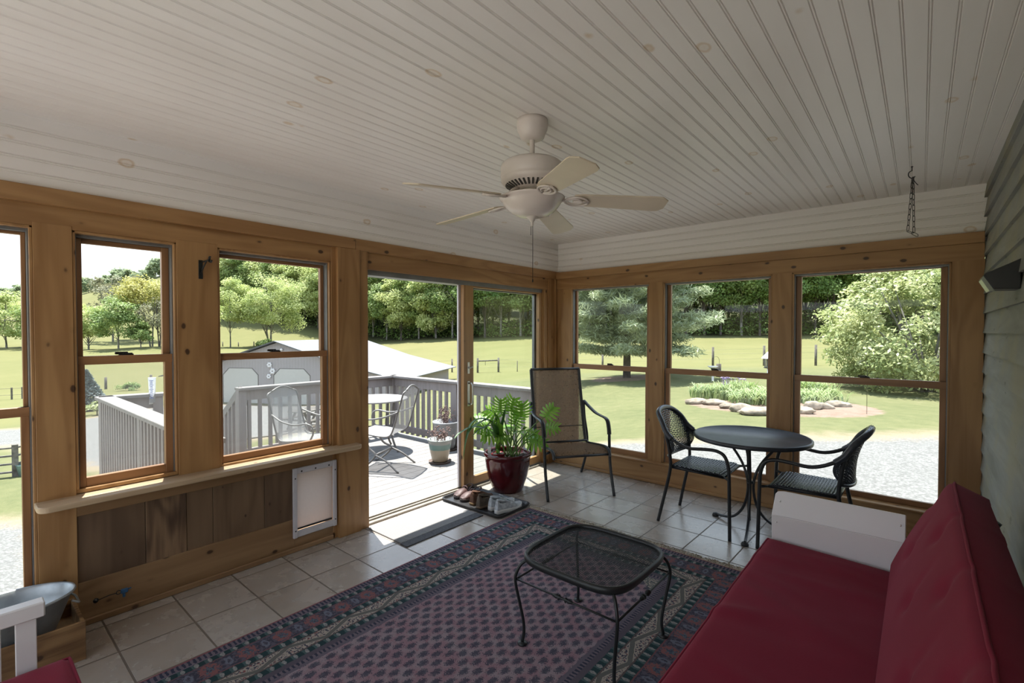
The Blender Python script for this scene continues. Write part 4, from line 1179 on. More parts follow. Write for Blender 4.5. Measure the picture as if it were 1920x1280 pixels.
# ------------------------------------------------------------------ white slat chair, crate, tub
wc = thing('slat_chair', 'white wooden slat-sided chair with a crimson seat cushion at the room’s left edge', 'chair', (0,0,0))
wc['label'] = 'white wooden slatted chair with a crimson cushion in front of the crate'
m = MB(); m.box(0.985,-5.10,0.555,1.035,-4.452,0.605,bev=.004); m.build('top_rail', M['white_paint'], wc)
y = -4.472
while y > -5.08:
    m = MB(); m.box(1.000,y-.050,0.20,1.020,y,0.56,bev=.002); m.build('slat', M['white_paint'], wc); y -= 0.082
m = MB(); m.box(0.995,-5.10,0.14,1.028,-4.46,0.24,bev=.003); m.box(1.028,-4.482,0.16,1.62,-4.46,0.24,bev=.003); m.box(1.028,-5.10,0.16,1.62,-5.078,0.24,bev=.003); m.build('seat_frame', M['white_paint'], wc)
for x in (1.012, 1.60):
    for y in (-4.49, -5.07):
        m = MB(); m.box(x-.022,y-.022,0.0095 if True else 0,x+.022,y+.022,0.16,bev=.002); m.build('leg', M['white_paint'], wc)
def fcs(u, v):
    z = 0.40+0.012*math.sin(PI*u)**.6*math.sin(PI*v)**.6
    return Vector((1.035+0.58*u, -5.07+0.675*v, z)), Vector((0,0,1))
cushion('seat_cushion', fcs, 0.15, 30, 30, wc)
cr = thing('wooden_crate', 'rustic brown wooden crate against the wall under the metal tub', 'crate', (0.19, -4.455, 0))
m = MB(); m.box(-0.15,-0.20,0,-0.136,0.20,0.178,bev=.002); m.box(0.136,-0.20,0,0.15,0.20,0.178,bev=.002); m.box(-0.137,0.185,0,0.137,0.20,0.172,bev=.002); m.box(-0.137,-0.20,0,0.137,-0.185,0.172,bev=.002)
m.build('side_board', wood('crate_wood_y', (0.42,0.25,0.11), (0.12,0.055,0.022), axis='y', knots=0.9, rough=0.6, grain=1.5, var=0.5), cr)
m = MB(); m.box(-0.137,-0.187,0.004,0.137,0.187,0.10); m.build('base_board', M['crate'], cr)
tb = thing('metal_tub', 'oval galvanised steel tub resting in the wooden crate', 'tub', (0.19, -4.515, 0.1005))
m = MB(); m.lathe([(0,0.0),(0.66,0.0),(0.70,0.012),(0.96,0.185),(1.0,0.187),(1.015,0.194),(1.0,0.201),(0.975,0.195),(0.94,0.185),(0.90,0.15),(0.80,0.085),(0.78,0.08),(0.70,0.02),(0.66,0.012),(0,0.012)], 64, squash=(0.155,0.245)); m.build('body', M['galv'], tb)
for s in (-1, 1):
    m = MB(); m.tube(spline([(-.05,s*.226,.15),(-.045,s*.25,.13),(0,s*.255,.12),(.045,s*.25,.13),(.05,s*.226,.15)], 4), 0.005, 6); m.build('handle', M['galv'], tb)

# ------------------------------------------------------------------ the ground
def gz(px, py, z): p = onZ(px, py, z); return (p.x, p.y, z)
def gd(px, py, d): p = onD(px, py, d); return tuple(p)
CP = [gz(1150,830,-.62), gz(1700,825,-.58), gz(1420,778,-.66), gz(1300,755,-.72), gz(1570,762,-.66), gz(1175,712,-1.0), gz(1700,735,-.72), gz(1800,720,-.72),
      gd(1530,684,31), gd(1337,686,33), gd(1900,682,32), gd(1110,692,38), gd(950,697,44), gd(905,698,44), gd(848,698,46),
      gd(1400,632,82), gd(1640,632,80), gd(1900,632,80), gd(1200,632,88), gd(1000,633,95), gd(780,639,108), gd(690,645,115), gd(510,645,112), gd(432,651,108),
      gd(225,653,84), gd(160,655,86), gd(300,650,84), gd(20,652,88), gd(-250,650,90), gd(197,729,50), gd(281,726,52), gd(90,735,48), gd(-200,740,46),
      gz(426,754,-3.0), gz(573,758,-3.0), gz(300,760,-3.05), gd(800,708,42), gz(180,800,-2.9), gz(25,912,-2.25), gz(10,1060,-2.15), gz(600,830,-2.2), gz(430,850,-2.3),
      (0.0,1.0,-.55), (3.5,1.0,-.5), (3.5,3.0,-.53), (1.5,2.2,-.54), (8.0,2.0,-.5), (12.0,10.0,-.6), (-3.4,1.0,-1.05), (-3.4,3.0,-1.15), (-3.6,-1.0,-1.95), (-3.6,-4.0,-2.15), (-1.0,-6.0,-2.15), (-8.0,-2.0,-2.6), (-2.0,-2.0,-1.7),
      (3.0,-4.0,-1.0), (3.0,-6.5,-.45), (3.0,-12.0,-.45), (-1.0,-8.5,-1.2), (10.0,-10.0,-.6), (20.0,-5.0,-.6), (-6.0,-14.0,-2.3), (-30.0,-20.0,-3.0), (40.0,20.0,-.4),
      gd(1400,560,170), gd(1640,560,170), gd(1900,560,170), gd(1100,560,180), gd(780,535,190), gd(600,500,185), gd(480,475,185), gd(330,560,190), gd(190,612,200), gd(20,612,200), gd(-250,600,200),
      gd(180,588,330), gd(20,590,330), gd(180,556,520), gd(20,553,520), gd(-250,550,520), gd(400,480,420), gd(700,440,420), gd(1200,450,420), gd(1800,450,420),
      gd(480,612,132), gd(600,625,126), gd(400,606,134), (60.0,-60.0,0.0), (-60.0,-90.0,0.0), (200.0,0.0,8.0), (0.0,-250.0,5.0)]
CPx = np.array(CP)
def _phi(r2): return np.sqrt(r2+2.0)
_A = _phi(((CPx[:,None,:2]-CPx[None,:,:2])**2).sum(-1))
_w = np.linalg.solve(_A+np.eye(len(CPx))*1e-3, CPx[:,2])
def hgt(x, y):
    q = np.array([[x, y]]) if np.isscalar(x) else np.stack([x, y], -1)
    z = _phi(((q[:,None,:]-CPx[None,:,:2])**2).sum(-1)) @ _w
    return float(z[0]) if np.isscalar(x) else z
def gpt(px, depth):
    """ground point under picture column px at the given distance along the view"""
    p = onD(px, 640, depth); return Vector((p.x, p.y, hgt(float(p.x), float(p.y))))
ang = sorted(set([math.radians(a) for a in range(0, 360, 5)] + [YAW+PI/2+math.radians(-62+0.62*k) for k in range(201)]))
ang = sorted(set([round(a % (2*PI), 6) for a in ang]))
rad = [0.6*1.042**k for k in range(178)]
A_, R_ = np.meshgrid(np.array(ang), np.array(rad), indexing='ij')
gx = CAMP.x+np.cos(A_)*R_; gy = CAMP.y+np.sin(A_)*R_
gx, gy = gx.ravel(), gy.ravel(); gzv = hgt(gx, gy)
rs_ = R_.ravel()
gzv = gzv + (np.sin(gx*1.3+np.cos(gy*.9)*2)*np.cos(gy*1.1)*0.02*np.clip((rs_-6)/10, 0, 1)) + np.where(rs_ > 20, np.sin(gx*.21)*np.cos(gy*.17)*.12, 0)
def inpoly(x, y, poly):
    """signed distance, positive inside"""
    n = len(poly); ins = np.zeros(len(x), bool); d = np.full(len(x), 1e9)
    for i in range(n):
        x0, y0 = poly[i]; x1, y1 = poly[(i+1) % n]
        c = ((y0 > y) != (y1 > y)) & (x < (x1-x0)*(y-y0)/((y1-y0) if abs(y1-y0) > 1e-9 else 1e-9)+x0); ins ^= c
        t = np.clip(((x-x0)*(x1-x0)+(y-y0)*(y1-y0))/((x1-x0)**2+(y1-y0)**2+1e-9), 0, 1)
        d = np.minimum(d, np.hypot(x-(x0+t*(x1-x0)), y-(y0+t*(y1-y0))))
    return np.where(ins, d, -d)
def zpoly(l, z): return [gz(a, b_, z)[:2] for a, b_ in l]
drive = [(-2.6,0.2)]+zpoly([(1085,826),(1150,832),(1210,836),(1330,836),(1440,830),(1600,826),(1700,824),(1900,818)], -.6)+[(16,10),(16,-2),(3.7,-.2)]
lot = zpoly([(-60,798),(40,797),(165,776),(250,757),(330,752),(420,752),(600,757),(640,775),(600,812),(545,835),(420,850),(330,880),(180,905),(60,838),(-60,845)], -2.75)
bounce_yard = [(-4,-6.0),(14,-6.0),(14,-22),(-4,-22)]  # added ground patch behind the room, bounces light up to the ceiling
lot3 = zpoly([(-80,985),(70,965),(90,1120),(-80,1140)], -2.15)
lot2 = [(-1.0,-4.4),(-3.2,-3.9),(-6.2,-4.6),(-6.0,-8),(-1.0,-9)]
g = np.maximum(np.maximum(inpoly(gx, gy, drive), inpoly(gx, gy, lot)), np.maximum(np.maximum(inpoly(gx, gy, lot3), inpoly(gx, gy, lot2)), inpoly(gx, gy, bounce_yard)))
gravel = np.clip(0.5+g/3.0, 0, 1)
b0 = gz(1440,765,-.66); b1 = gz(1175,712,-1.0)
bed = 1-np.hypot((gx-b0[0])/2.6, (gy-b0[1]-1.0)/2.3)
mulch = np.clip(0.5+np.maximum(bed*2.6, -1), 0, 1)
mulch = np.maximum(mulch, 0.85*np.clip(1.6-np.hypot((gx-b1[0])/1.9, (gy-b1[1])/1.9), 0, 1))
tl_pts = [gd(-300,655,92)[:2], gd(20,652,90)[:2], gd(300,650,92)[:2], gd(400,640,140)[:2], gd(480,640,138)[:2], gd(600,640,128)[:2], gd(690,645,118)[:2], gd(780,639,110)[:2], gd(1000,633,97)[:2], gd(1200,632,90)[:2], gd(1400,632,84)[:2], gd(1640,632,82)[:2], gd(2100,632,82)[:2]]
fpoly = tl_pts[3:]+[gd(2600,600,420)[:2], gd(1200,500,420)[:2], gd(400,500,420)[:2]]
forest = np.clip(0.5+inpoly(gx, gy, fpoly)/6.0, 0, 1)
lawn = np.clip((36-np.hypot(gx-CAMP.x, gy-CAMP.y))/4.0, 0, 1)
me = bpy.data.meshes.new('ground')
na, nr = len(ang), len(rad)
idx = np.arange(na*nr).reshape(na, nr)
a0 = idx; a1 = np.roll(idx, -1, axis=0)
F_ = np.stack([a0[:,:-1], a0[:,1:], a1[:,1:], a1[:,:-1]], -1).reshape(-1, 4)
me.from_pydata(np.stack([gx, gy, gzv], -1).tolist(), [], F_.tolist())
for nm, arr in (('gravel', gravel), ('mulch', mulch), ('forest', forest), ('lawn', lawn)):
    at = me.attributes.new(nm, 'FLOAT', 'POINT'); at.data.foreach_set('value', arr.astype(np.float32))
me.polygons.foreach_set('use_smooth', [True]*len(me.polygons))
def ground_mat():
    b = NB('meadow_and_gravel'); p = b.pos()
    n1 = b.noise(p, 0.35, 4, .6); n2 = b.noise(p, 3.0, 4, .6); n3 = b.noise(p, 40.0, 3, .6); n4 = b.noise(p, 0.06, 3)
    field = b.ramp(n1*0.5+n4*0.5, [(0.3, (0.112,0.115,0.047)), (0.7, (0.15,0.142,0.064))])
    field = b.mix(n2.sstep(.35,.7)*0.35, field, (0.125,0.12,0.05))
    law = b.ramp(n2*.5+n1*.5, [(0.3, (0.088,0.098,0.046)), (0.55, (0.125,0.127,0.062)), (0.75, (0.17,0.152,0.09))])
    law = b.mix(n3.sstep(.4,.7)*0.4, law, (0.075,0.086,0.036))
    col = b.mix(b.attr('lawn'), field, law)
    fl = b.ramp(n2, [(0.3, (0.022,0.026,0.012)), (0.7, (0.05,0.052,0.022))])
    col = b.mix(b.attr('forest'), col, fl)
    mu = b.ramp(n3*.6+n2*.4, [(0.3, (0.13,0.085,0.065)), (0.7, (0.25,0.185,0.15))])
    mk = (b.attr('mulch')+(n2-.5)*0.5).sstep(.42,.62)
    col = b.mix(mk, col, mu)
    gk = b.attr('gravel')+(n2-.5)*0.3+(n3-.5)*.3
    col = b.mix(gk.sstep(.12,.46)*.9, col, b.mix(n3, (0.19,0.145,0.105), (0.25,0.205,0.15)))
    st = b.sep(b.vor(p, 26.0, 'Color'))[0]; st = b.mix(st, (0.06,0.06,0.058), (0.48,0.475,0.46)); s2 = b.vor(p, 26.0)
    grey = b.mix(n3, (0.12,0.117,0.114), (0.195,0.192,0.188)); grey = b.mix(0.22, grey, st)
    grey = b.mix(s2.sstep(.25,.6)*.5, grey, (0.09,0.088,0.085))
    sy_ = b.sep(p)[1]; grey = b.mix(sy_.lt(-5.9), grey, (0.46,0.43,0.40))  # unseen ground behind the room made paler to bounce light indoors
    col = b.mix(gk.sstep(.40,.60), col, grey)
    b.set(col, 0.95, spec=0.1); b.bump(n3*.6+n2, 0.5, 0.05)
    return b.mat
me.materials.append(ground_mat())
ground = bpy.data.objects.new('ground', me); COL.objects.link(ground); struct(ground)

# ------------------------------------------------------------------ deck and its railings
DZ = -0.10
m = MB(); x = -3.28
while x < -0.17:
    m.box(x, -3.66, DZ-0.03, x+0.136, 0.04, DZ, bev=.003); x += 0.1405
m.box(-3.28,-3.64,DZ-.25,-3.24,.02,DZ-.03); m.box(-3.24,-3.64,DZ-.25,-0.14,-3.60,DZ-.03); m.box(-3.24,0,DZ-.25,-0.14,.04,DZ-.03)
for xx, yy in ((-3.2,-3.55),(-3.2,-.05),(-1.7,-3.55),(-1.7,-.05)):
    m.box(xx-.05,yy-.05,hgt(xx,yy)-.1,xx+.05,yy+.05,DZ-.03)
struct(m.build('deck', M['deck']))
def railing(name, label, A, B, posts, z0=DZ, ztop=0.82, side=0.0, pitch=0.128):
    t = thing(name, label, 'railing', (A[0], A[1], 0), 0.0)
    a = Vector((0,0,0)); d = Vector((B[0]-A[0], B[1]-A[1], 0)); L = d.length; d.normalize()
    az = math.atan2(d.y, d.x); RZ = Matrix.Rotation(az, 4, 'Z')
    m = MB(); m.box(-.05,-.075,ztop-.035,L+.05,.075,ztop,M=RZ,bev=.004); m.build('cap_rail', M['cap_rail'], t)
    m = MB(); m.box(0,-.02,ztop-.165,L,.02,ztop-.035,M=RZ,bev=.002); m.build('top_rail', M['deck_rail'], t)
    m = MB(); m.box(0,-.02,z0+.06,L,.02,z0+.15,M=RZ,bev=.002); m.build('bottom_rail', M['deck_rail'], t)
    for q in posts:
        m = MB(); m.box(q-.045,-.045,z0,q+.045,.045,ztop-.035,M=RZ,bev=.002); m.build('post', M['deck_rail'], t)
    s = 0.09
    bal = None
    while s < L-.04:
        if all(abs(s-q) > .055 for q in posts):
            if bal is None:
                m = MB(); m.box(-.019,-.019+side,z0+.03,.019,.019+side,ztop-.05,M=RZ); bal = m.build('baluster', M['deck_rail'], t); bal.location = d*s
            else:
                c = bal.copy(); COL.objects.link(c); c.parent = t; c.location = d*s
        s += pitch
    return t
railing('deck_railing', 'taupe deck railing facing the garage, behind the patio table', (-3.15,-2.29), (-3.15,-0.03), [0.0, 1.13])
railing('deck_railing', 'taupe deck railing along the meadow side with two flowerpots in front', (-3.15,-0.03), (-0.22,-0.03), [0.0, 1.45, 2.90])
railing('deck_railing', 'taupe deck railing beyond the narrow left window, running out from the house', (-3.38,-3.56), (-0.22,-3.56), [0.0, 1.58, 3.12], side=-0.03, pitch=0.1)
railing('deck_railing', 'short end railing holding the rain gauge beside the deck stairs', (-3.38,-3.56), (-3.30,-3.10), [0.46])
sr = thing('stair_railing', 'sloping taupe handrail going down from the deck towards the garage', 'railing', (-3.15,-2.29,0))
SL = -0.66; LEN = 2.9
def sl(x): return SL*x
m = MB(); m.tube([(0,0,.80),(-LEN,0,.80-.66*LEN)], 0.06, 4, flat=0.45, up=(0,1,0)); m.build('hand_rail', M['cap_rail'], sr)
m = MB(); m.tube([(0,0,.06),(-LEN,0,.06-.66*LEN)], 0.045, 4, flat=0.5, up=(0,1,0)); m.build('bottom_rail', M['deck_rail'], sr)
for k in range(1, 22):
    x = -.128*k
    m = MB(); m.box(x-.019,-.019,.02+.66*x,x+.019,.019,.78+.66*x); m.build('baluster', M['deck_rail'], sr)
m = MB(); x = -LEN; m.box(x-.045,-.045,hgt(x-3.15,-2.29)-.05,x+.045,.045,.80+.66*x); m.build('post', M['deck_rail'], sr)
ds = thing('deck_stairs', 'grey wooden stairs leading down from the deck beside the sloping handrail', 'stairs', (-3.28,-2.75,0))
for k in range(11):
    z = DZ-.18*(k+1); m = MB(); m.box(-.27*(k+1)-.02,-.40,z-.035,-.27*k+.0,.40,z,bev=.003); m.build('tread', M['deck'], ds)
for s in (-.42, .40):
    m = MB(); m.prism([(0,DZ-.02),(0,DZ-.32),(-.27*11.4,DZ-.18*11.4-.26),(-.27*11.4,DZ-.18*11.4)], s, s+.03, Matrix(((1,0,0,0),(0,0,1,0),(0,1,0,0),(0,0,0,1)))); m.build('stringer', M['deck_rail'], ds)
rg = thing('rain_gauge', 'clear plastic rain gauge with blue scale on the short end railing', 'rain gauge', (-3.255,-3.17,0.72))
m = MB(); m.lathe([(0.0,0.0),(0.026,0.0),(0.036,0.27),(0.039,0.275),(0.036,0.28),(0.033,0.27),(0.024,0.006),(0,0.006)], 24); m.build('tube', sheer('clear_plastic', (0.75,0.78,0.82), 0.45, 0.5), rg)
m = MB()
for k in range(13): m.box(0.0335,-0.012 if k % 3 else -0.018,0.05+0.016*k,0.0372,0.012 if k % 3 else 0.018,0.057+0.016*k, M=Matrix.Rotation(-0.4,4,'Z'))
m.build('scale', plain('blue_scale_print', (0.10,0.16,0.42), 0.5), rg)
m = MB(); m.box(-.09,-.02,-.02,-.03,.02,.10); m.build('bracket', M['white_card'], rg)

# ------------------------------------------------------------------ patio set on the deck
ptc = onZ(704, 747, 0.60)
pt = thing('patio_table', 'round pale-topped metal patio table on the sunny deck', 'table', (ptc.x, ptc.y, DZ))
m = MB(); m.lathe([(0,.692),(.40,.69),(.425,.685),(.43,.695),(.425,.708),(.40,.705),(0,.704)], 56); m.build('tabletop', plain('pale_table_mesh', (0.27,0.265,0.26), 0.45, 0.1), pt)
PF = plain('grey_patio_iron', (0.16,0.155,0.15), 0.45, 0.2)
for k in range(4):
    a = math.radians(20+90*k); d = Vector((math.cos(a), math.sin(a), 0))
    m = MB(); m.tube(spline([d*.30+Vector((0,0,.69)), d*.27+Vector((0,0,.5)), d*.24+Vector((0,0,.3)), d*.30+Vector((0,0,.1)), d*.36+Vector((0,0,.0))], 5), .014, 8); m.build('leg', PF, pt)
m = MB(); m.tube([(0.25*math.cos(a),.25*math.sin(a),.28) for a in [2*PI*i/32 for i in range(32)]], .009, 6, closed=True); m.build('ring', PF, pt)
def patio_chair(label, loc, rz):
    t = thing('patio_chair', label, 'chair', loc, rz, 'grey wire-mesh patio chairs on the deck')
    pr = spline([(0,-.27,.425),(0,-.24,.44),(0,-.1,.425),(0,.08,.405),(0,.17,.42),(0,.215,.50),(0,.27,.68),(0,.325,.87),(0,.345,.93)], 5); n = len(pr)-1
    def f(u, v):
        i = v*n; k = min(int(i), n-1); p = pr[k].lerp(pr[k+1], i-k)
        w = .235-.02*v; z = p.z
        if v > .9: w *= 1-((v-.9)/.1)**2*.25; z += .05*(v-.9)/.1*math.cos((u-.5)*PI)
        return Vector((-w+2*w*u, p.y, z))
    m = MB(); m.grid(f, 10, n, thick=.004); m.build('mesh_shell', M['patio_mesh'], t)
    for s in (0, 1):
        m = MB(); m.tube([f(s, i/n) for i in range(n+1)], .010, 6); m.build('side_rail', PF, t)
        sg = -1 if s == 0 else 1
        m = MB(); m.tube(spline([(sg*.225,.27,.69),(sg*.262,.10,.63),(sg*.272,-.08,.605),(sg*.268,-.22,.625),(sg*.255,-.29,.60),(sg*.245,-.30,.52),(sg*.238,-.25,.44)], 5), .010, 6); m.build('armrest', PF, t)
    m = MB(); m.tube([f(i/10, 1.0) for i in range(11)], .010, 6); m.tube([f(i/10, 0.0) for i in range(11)], .009, 6); m.build('end_rail', PF, t)
    for sg in (-1, 1):
        m = MB(); m.tube(spline([(sg*.15,-.20,.42),(sg*.17,-.12,.26),(sg*.20,-.02,.18),(sg*.22,-.15,.05),(sg*.24,-.28,0.0)], 5), .012, 6); m.build('leg', PF, t)
        m = MB(); m.tube(spline([(sg*.20,-.02,.18),(sg*.21,.12,.12),(sg*.23,.28,0.0)], 5), .012, 6); m.build('leg', PF, t)
    m = MB(); m.tube([(-.2,-.02,.18),(.2,-.02,.18)], .016, 6); m.build('spring_bar', PF, t)
    return t
c1p = onD(722, 815, 5.75); c2p = onD(575, 832, 5.45)
patio_chair('grey wire-mesh patio chair seen through the open door, facing the patio table', (c1p.x, c1p.y, DZ), math.radians(-62))
patio_chair('grey wire-mesh patio chair behind the window nearest the door, facing right', (c2p.x, c2p.y, DZ), math.radians(112))

# ------------------------------------------------------------------ flowerpots on the deck
def dry_stems(root, z, n, h, seed, sp=.10):
    R = random.Random(seed); m = MB()
    for _ in range(n):
        a = R.uniform(0, 2*PI); r = R.uniform(0, .08); top = Vector((R.uniform(-sp,sp), R.uniform(-sp,sp), R.uniform(.4,1)*h))
        b_ = Vector((r*math.cos(a), r*math.sin(a), 0)); p = b_+top
        m.tube([(b_.x,b_.y,z),(b_.x+top.x*.4,b_.y+top.y*.4,z+top.z*.55),(p.x,p.y,z+top.z)], .0018, 4)
        for q in range(3):
            e = p.lerp(b_, R.uniform(0,.5)); e.z = z+top.z*R.uniform(.5,1)
            m.ball((e.x+R.uniform(-.02,.02), e.y+R.uniform(-.02,.02), e.z), R.uniform(.006,.011), sub=1)
    return m.build('dry_plant', plain('dry_pinkish_stems', (0.20,0.135,0.12), 0.9, 0, .3, 40), root)
f1 = onZ(825, 866, DZ); f2 = onZ(838, 852, DZ)
cel = NB('celadon_and_cream_glaze'); zz = cel.sep(cel.pos())[2]
cel.set(cel.ramp(zz+cel.noise(cel.pos(), 30, 2)*.012, [(0.0, (0.32,0.26,0.185)), (0.168, (0.34,0.285,0.21)), (0.178, (0.14,0.23,0.205)), (0.235, (0.165,0.25,0.23)), (0.245, (0.28,0.30,0.285))]), 0.25)
def deck_pot(name, label, loc, R, H, mat, seed):
    t = thing(name, label, 'flowerpot', loc)
    m = MB(); m.lathe([(0,0),(R*.62,0),(R*.66,.02),(R*.80,H*.4),(R*.93,H*.8),(R*.95,H*.9),(R*1.03,H*.93),(R*1.04,H),(R*.95,H),(R*.9,H*.88),(0,H*.86)], 40, (0,0,.016)); m.build('body', mat, t)
    m = MB(); m.lathe([(0,0),(R*.85,0),(R*.95,.022),(R*.9,.022),(R*.8,.008),(0,.008)], 32); m.build('saucer', plain('terracotta_saucer', (0.12,0.09,0.075), .8), t)
    dry_stems(t, H*.88, 46, H*.75, seed)
deck_pot('flowerpot', 'cream and pale-green glazed flowerpot with dry stems on the deck', (f1.x, f1.y, DZ), .148, .275, cel.mat, 1)
deck_pot('flowerpot', 'taller pale flowerpot of dry twigs behind the cream and green one', (onZ(829,848,DZ).x-.10, onZ(829,848,DZ).y+.16, DZ), .178, .37, plain('pale_blue_grey_glaze', (0.27,0.28,0.29), .3), 2)

# pink ornament by the glass
pk = onX(1003, 585, -0.16)
oz = thing('pink_ornament', 'small pink flower-shaped ornament hanging outside the glass door’s right edge', 'ornament', pk)
oz['label'] = 'small pink flower-shaped ornament hanging outside at the right edge of the glass door'
pm_ = plain('pink_ornament_petal', (0.52,0.17,0.16), .5)
for k, (dy, dz, r) in enumerate(((0.01,.045,.022),(-.012,-.015,.030),(0.012,-.075,.028))):
    m = MB(); R = random.Random(k)
    for q in range(5): a = 2*PI*q/5; m.ball((0,dy+r*.65*math.cos(a),dz+r*.65*math.sin(a)), r*.55, (.35,1,1), 1)
    m.build('blossom', pm_, oz)
m = MB(); m.tube([(0,.01,.065),(0,.01,1.98-pk.z-0.03)], .001, 4); m.build('cord', M['black_iron'], oz)

# ------------------------------------------------------------------ plants and trees
def leaf_cards(name, P, size, mat, parent, seed, aspect=1.7, up=0.5, out=None, wide=0.42):
    """one small pointed leaf at every point of P"""
    R = np.random.RandomState(seed); n = len(P)
    nr_ = R.normal(size=(n,3)); nr_[:,2] = np.abs(nr_[:,2])*0.8+up
    if out is not None: nr_ += out*0.9
    nr_ /= np.linalg.norm(nr_, axis=1, keepdims=True)
    t = R.normal(size=(n,3)); t -= nr_*(t*nr_).sum(1, keepdims=True); t /= np.linalg.norm(t, axis=1, keepdims=True)
    b_ = np.cross(nr_, t); s = (size*(0.65+0.7*R.rand(n)))[:,None]
    droop = nr_*s*0.18
    V = np.stack([P-t*s*aspect*.5, P+b_*s*wide-droop*.2, P+t*s*aspect*.5-droop, P-b_*s*wide-droop*.2], 1).reshape(-1, 3)
    me = bpy.data.meshes.new(name); me.vertices.add(4*n); me.vertices.foreach_set('co', V.astype(np.float32).ravel())
    me.loops.add(4*n); me.loops.foreach_set('vertex_index', np.arange(4*n, dtype=np.int32))
    me.polygons.add(n); me.polygons.foreach_set('loop_start', np.arange(0, 4*n, 4, dtype=np.int32))
    me.polygons.foreach_set('loop_total', np.full(n, 4, dtype=np.int32))
    me.materials.append(mat); me.update(calc_edges=True)
    o = bpy.data.objects.new(name, me); COL.objects.link(o)
    if parent is not None: o.parent = parent
    return o
def crown_points(seed, c, r, nclump, per, cr, shell=0.55, lower=-0.8):
    """leaf points in round clumps filling an ellipsoid; returns points and outward directions"""
    R = np.random.RandomState(seed); cs = []
    while len(cs) < nclump:
        d = R.normal(size=3); d /= np.linalg.norm(d)
        if d[2] < lower: continue
        k = shell+(1-shell)*R.rand()**0.6
        cs.append(np.array(c)+d*np.array(r)*k)
    P, O = [], []
    for q in cs:
        rr = cr*(0.6+0.8*R.rand()); d = R.normal(size=(per,3)); d /= np.linalg.norm(d, axis=1, keepdims=True)
        p = q+d*rr*(R.rand(per)**0.45)[:,None]*np.array([1.15,1.15,0.7])
        P.append(p); o = p-np.array(c); O.append(o/np.linalg.norm(o, axis=1, keepdims=True))
    return np.concatenate(P), np.concatenate(O), cs
LG = {
 'spring': leaf('spring_green_leaves', (0.34,0.41,0.14), (0.50,0.54,0.24), 0.45, 0.35, 0.6),
 'mid': leaf('mid_green_leaves', (0.16,0.24,0.07), (0.28,0.36,0.12), 0.40, 0.3, 0.6),
 'deep': leaf('deep_green_leaves', (0.11,0.195,0.05), (0.23,0.33,0.095), 0.42, 0.3, 0.6),
 'yellow': leaf('yellow_green_leaves', (0.33,0.32,0.08), (0.45,0.42,0.14), 0.40, 0.5, 0.6),
 'pale': leaf('pale_shrub_leaves', (0.24,0.30,0.11), (0.48,0.50,0.25), 0.35, 1.2, 0.5),
 'pine': leaf('blue_green_needles', (0.24,0.29,0.17), (0.40,0.45,0.28), 0.25, 1.0, 0.6),
 'spruce': leaf('blue_spruce_needles', (0.08,0.12,0.12), (0.14,0.18,0.18), 0.2, 2.0, 0.6),
 'iris': leaf('iris_blades', (0.20,0.28,0.11), (0.34,0.40,0.20), 0.35, 2.0, 0.5),
 'ridge': leaf('haze_paled_leaves', (0.24,0.30,0.17), (0.33,0.38,0.23), 0.4, 0.3, 0.7),  # distance haze put into the leaf colour as a paler green
 'bare': leaf('sparse_brown_buds', (0.18,0.18,0.12), (0.28,0.27,0.16), 0.3, 0.5, 0.7),
}
BARK = plain('grey_bark', (0.20,0.185,0.17), 0.9, 0, .3, 3.0)
BARK_D = plain('dark_bark', (0.095,0.08,0.07), 0.9, 0, .3, 3.0)
def tree(name, label, loc, seed, H, r, base, leafmat, nclump, per, lsize, trunk_r, cr=None, bark=None, group=None, trunks=1, lower=-0.8, shell=.5):
    t = thing(name, label, 'tree', loc, 0.0, group)
    R = random.Random(seed)
    hc = (H-base)/2
    P, O, cs = crown_points(seed, (0,0,base+hc), (r,r,hc*.92), nclump, per, cr or r*.33, shell, lower)
    leaf_cards('crown', P, lsize, leafmat, t, seed, out=O)
    m = MB()
    for k in range(trunks):
        dx, dy = (R.uniform(-.5,.5)*r*.25*(trunks > 1), R.uniform(-.5,.5)*r*.25*(trunks > 1))
        pts = [Vector((dx*.3,dy*.3,-.4)), Vector((dx,dy,base*.6)), Vector((dx*2+R.uniform(-.2,.2),dy*2+R.uniform(-.2,.2),base+hc*.6)), Vector((dx*2,dy*2,H*.88))]
        S_ = spline(pts, 4); n = len(S_)
        m.tube(S_, [trunk_r*(1.25 if i == 0 else 1-.85*i/n) for i in range(n)], 7)
        for j in range(0, len(cs), max(1, len(cs)//14)):
            q = Vector(cs[j]); a = S_[min(n-1, int(n*R.uniform(.35,.85)))]
            m.tube([a, a.lerp(q,.5)+Vector((0,0,.15)), q], [trunk_r*.28, trunk_r*.16, trunk_r*.05], 5)
    m.build('trunk', bark or BARK, t)
    return t
# --- the wood beyond the field
G = 'trees of the wood beyond the field'
protos = []
for i, (lm, H, r, base, lab) in enumerate((('spring',20,5.4,2.6,'a'),('mid',23,5.6,3.0,'b'),('deep',24,5.8,3.2,'c'),('mid',21,5.0,1.8,'d'),('deep',25,5.2,4.5,'e'),('spring',17,4.6,1.2,'f'))):
    protos.append(tree('woodland_tree', 'tall leafy tree in the wood beyond the field', (0,0,-500), 40+i, H, r, base, LG[lm], 38, 330, 0.30, 0.30, cr=1.9, bark=BARK if i % 2 else BARK_D, group=G, lower=-.95))
RF = random.Random(21)
used = set()
spots = []
def front(px):
    """distance of the wood's edge along picture column px"""
    xs = [380,432,600,690,780,1000,1200,1400,1640,2100]; ds = [142,140,130,120,111,98,91,85,83,84]
    return float(np.interp(px, xs, ds))
px = 385
while px < 1990:
    d = front(px)
    spots.append((px, d+RF.uniform(0.5,4), 'front')); spots.append((px+14, d+RF.uniform(9,15), 'mid')); spots.append((px+4, d+RF.uniform(20,30), 'back'))
    px += RF.uniform(28,40)*95/d
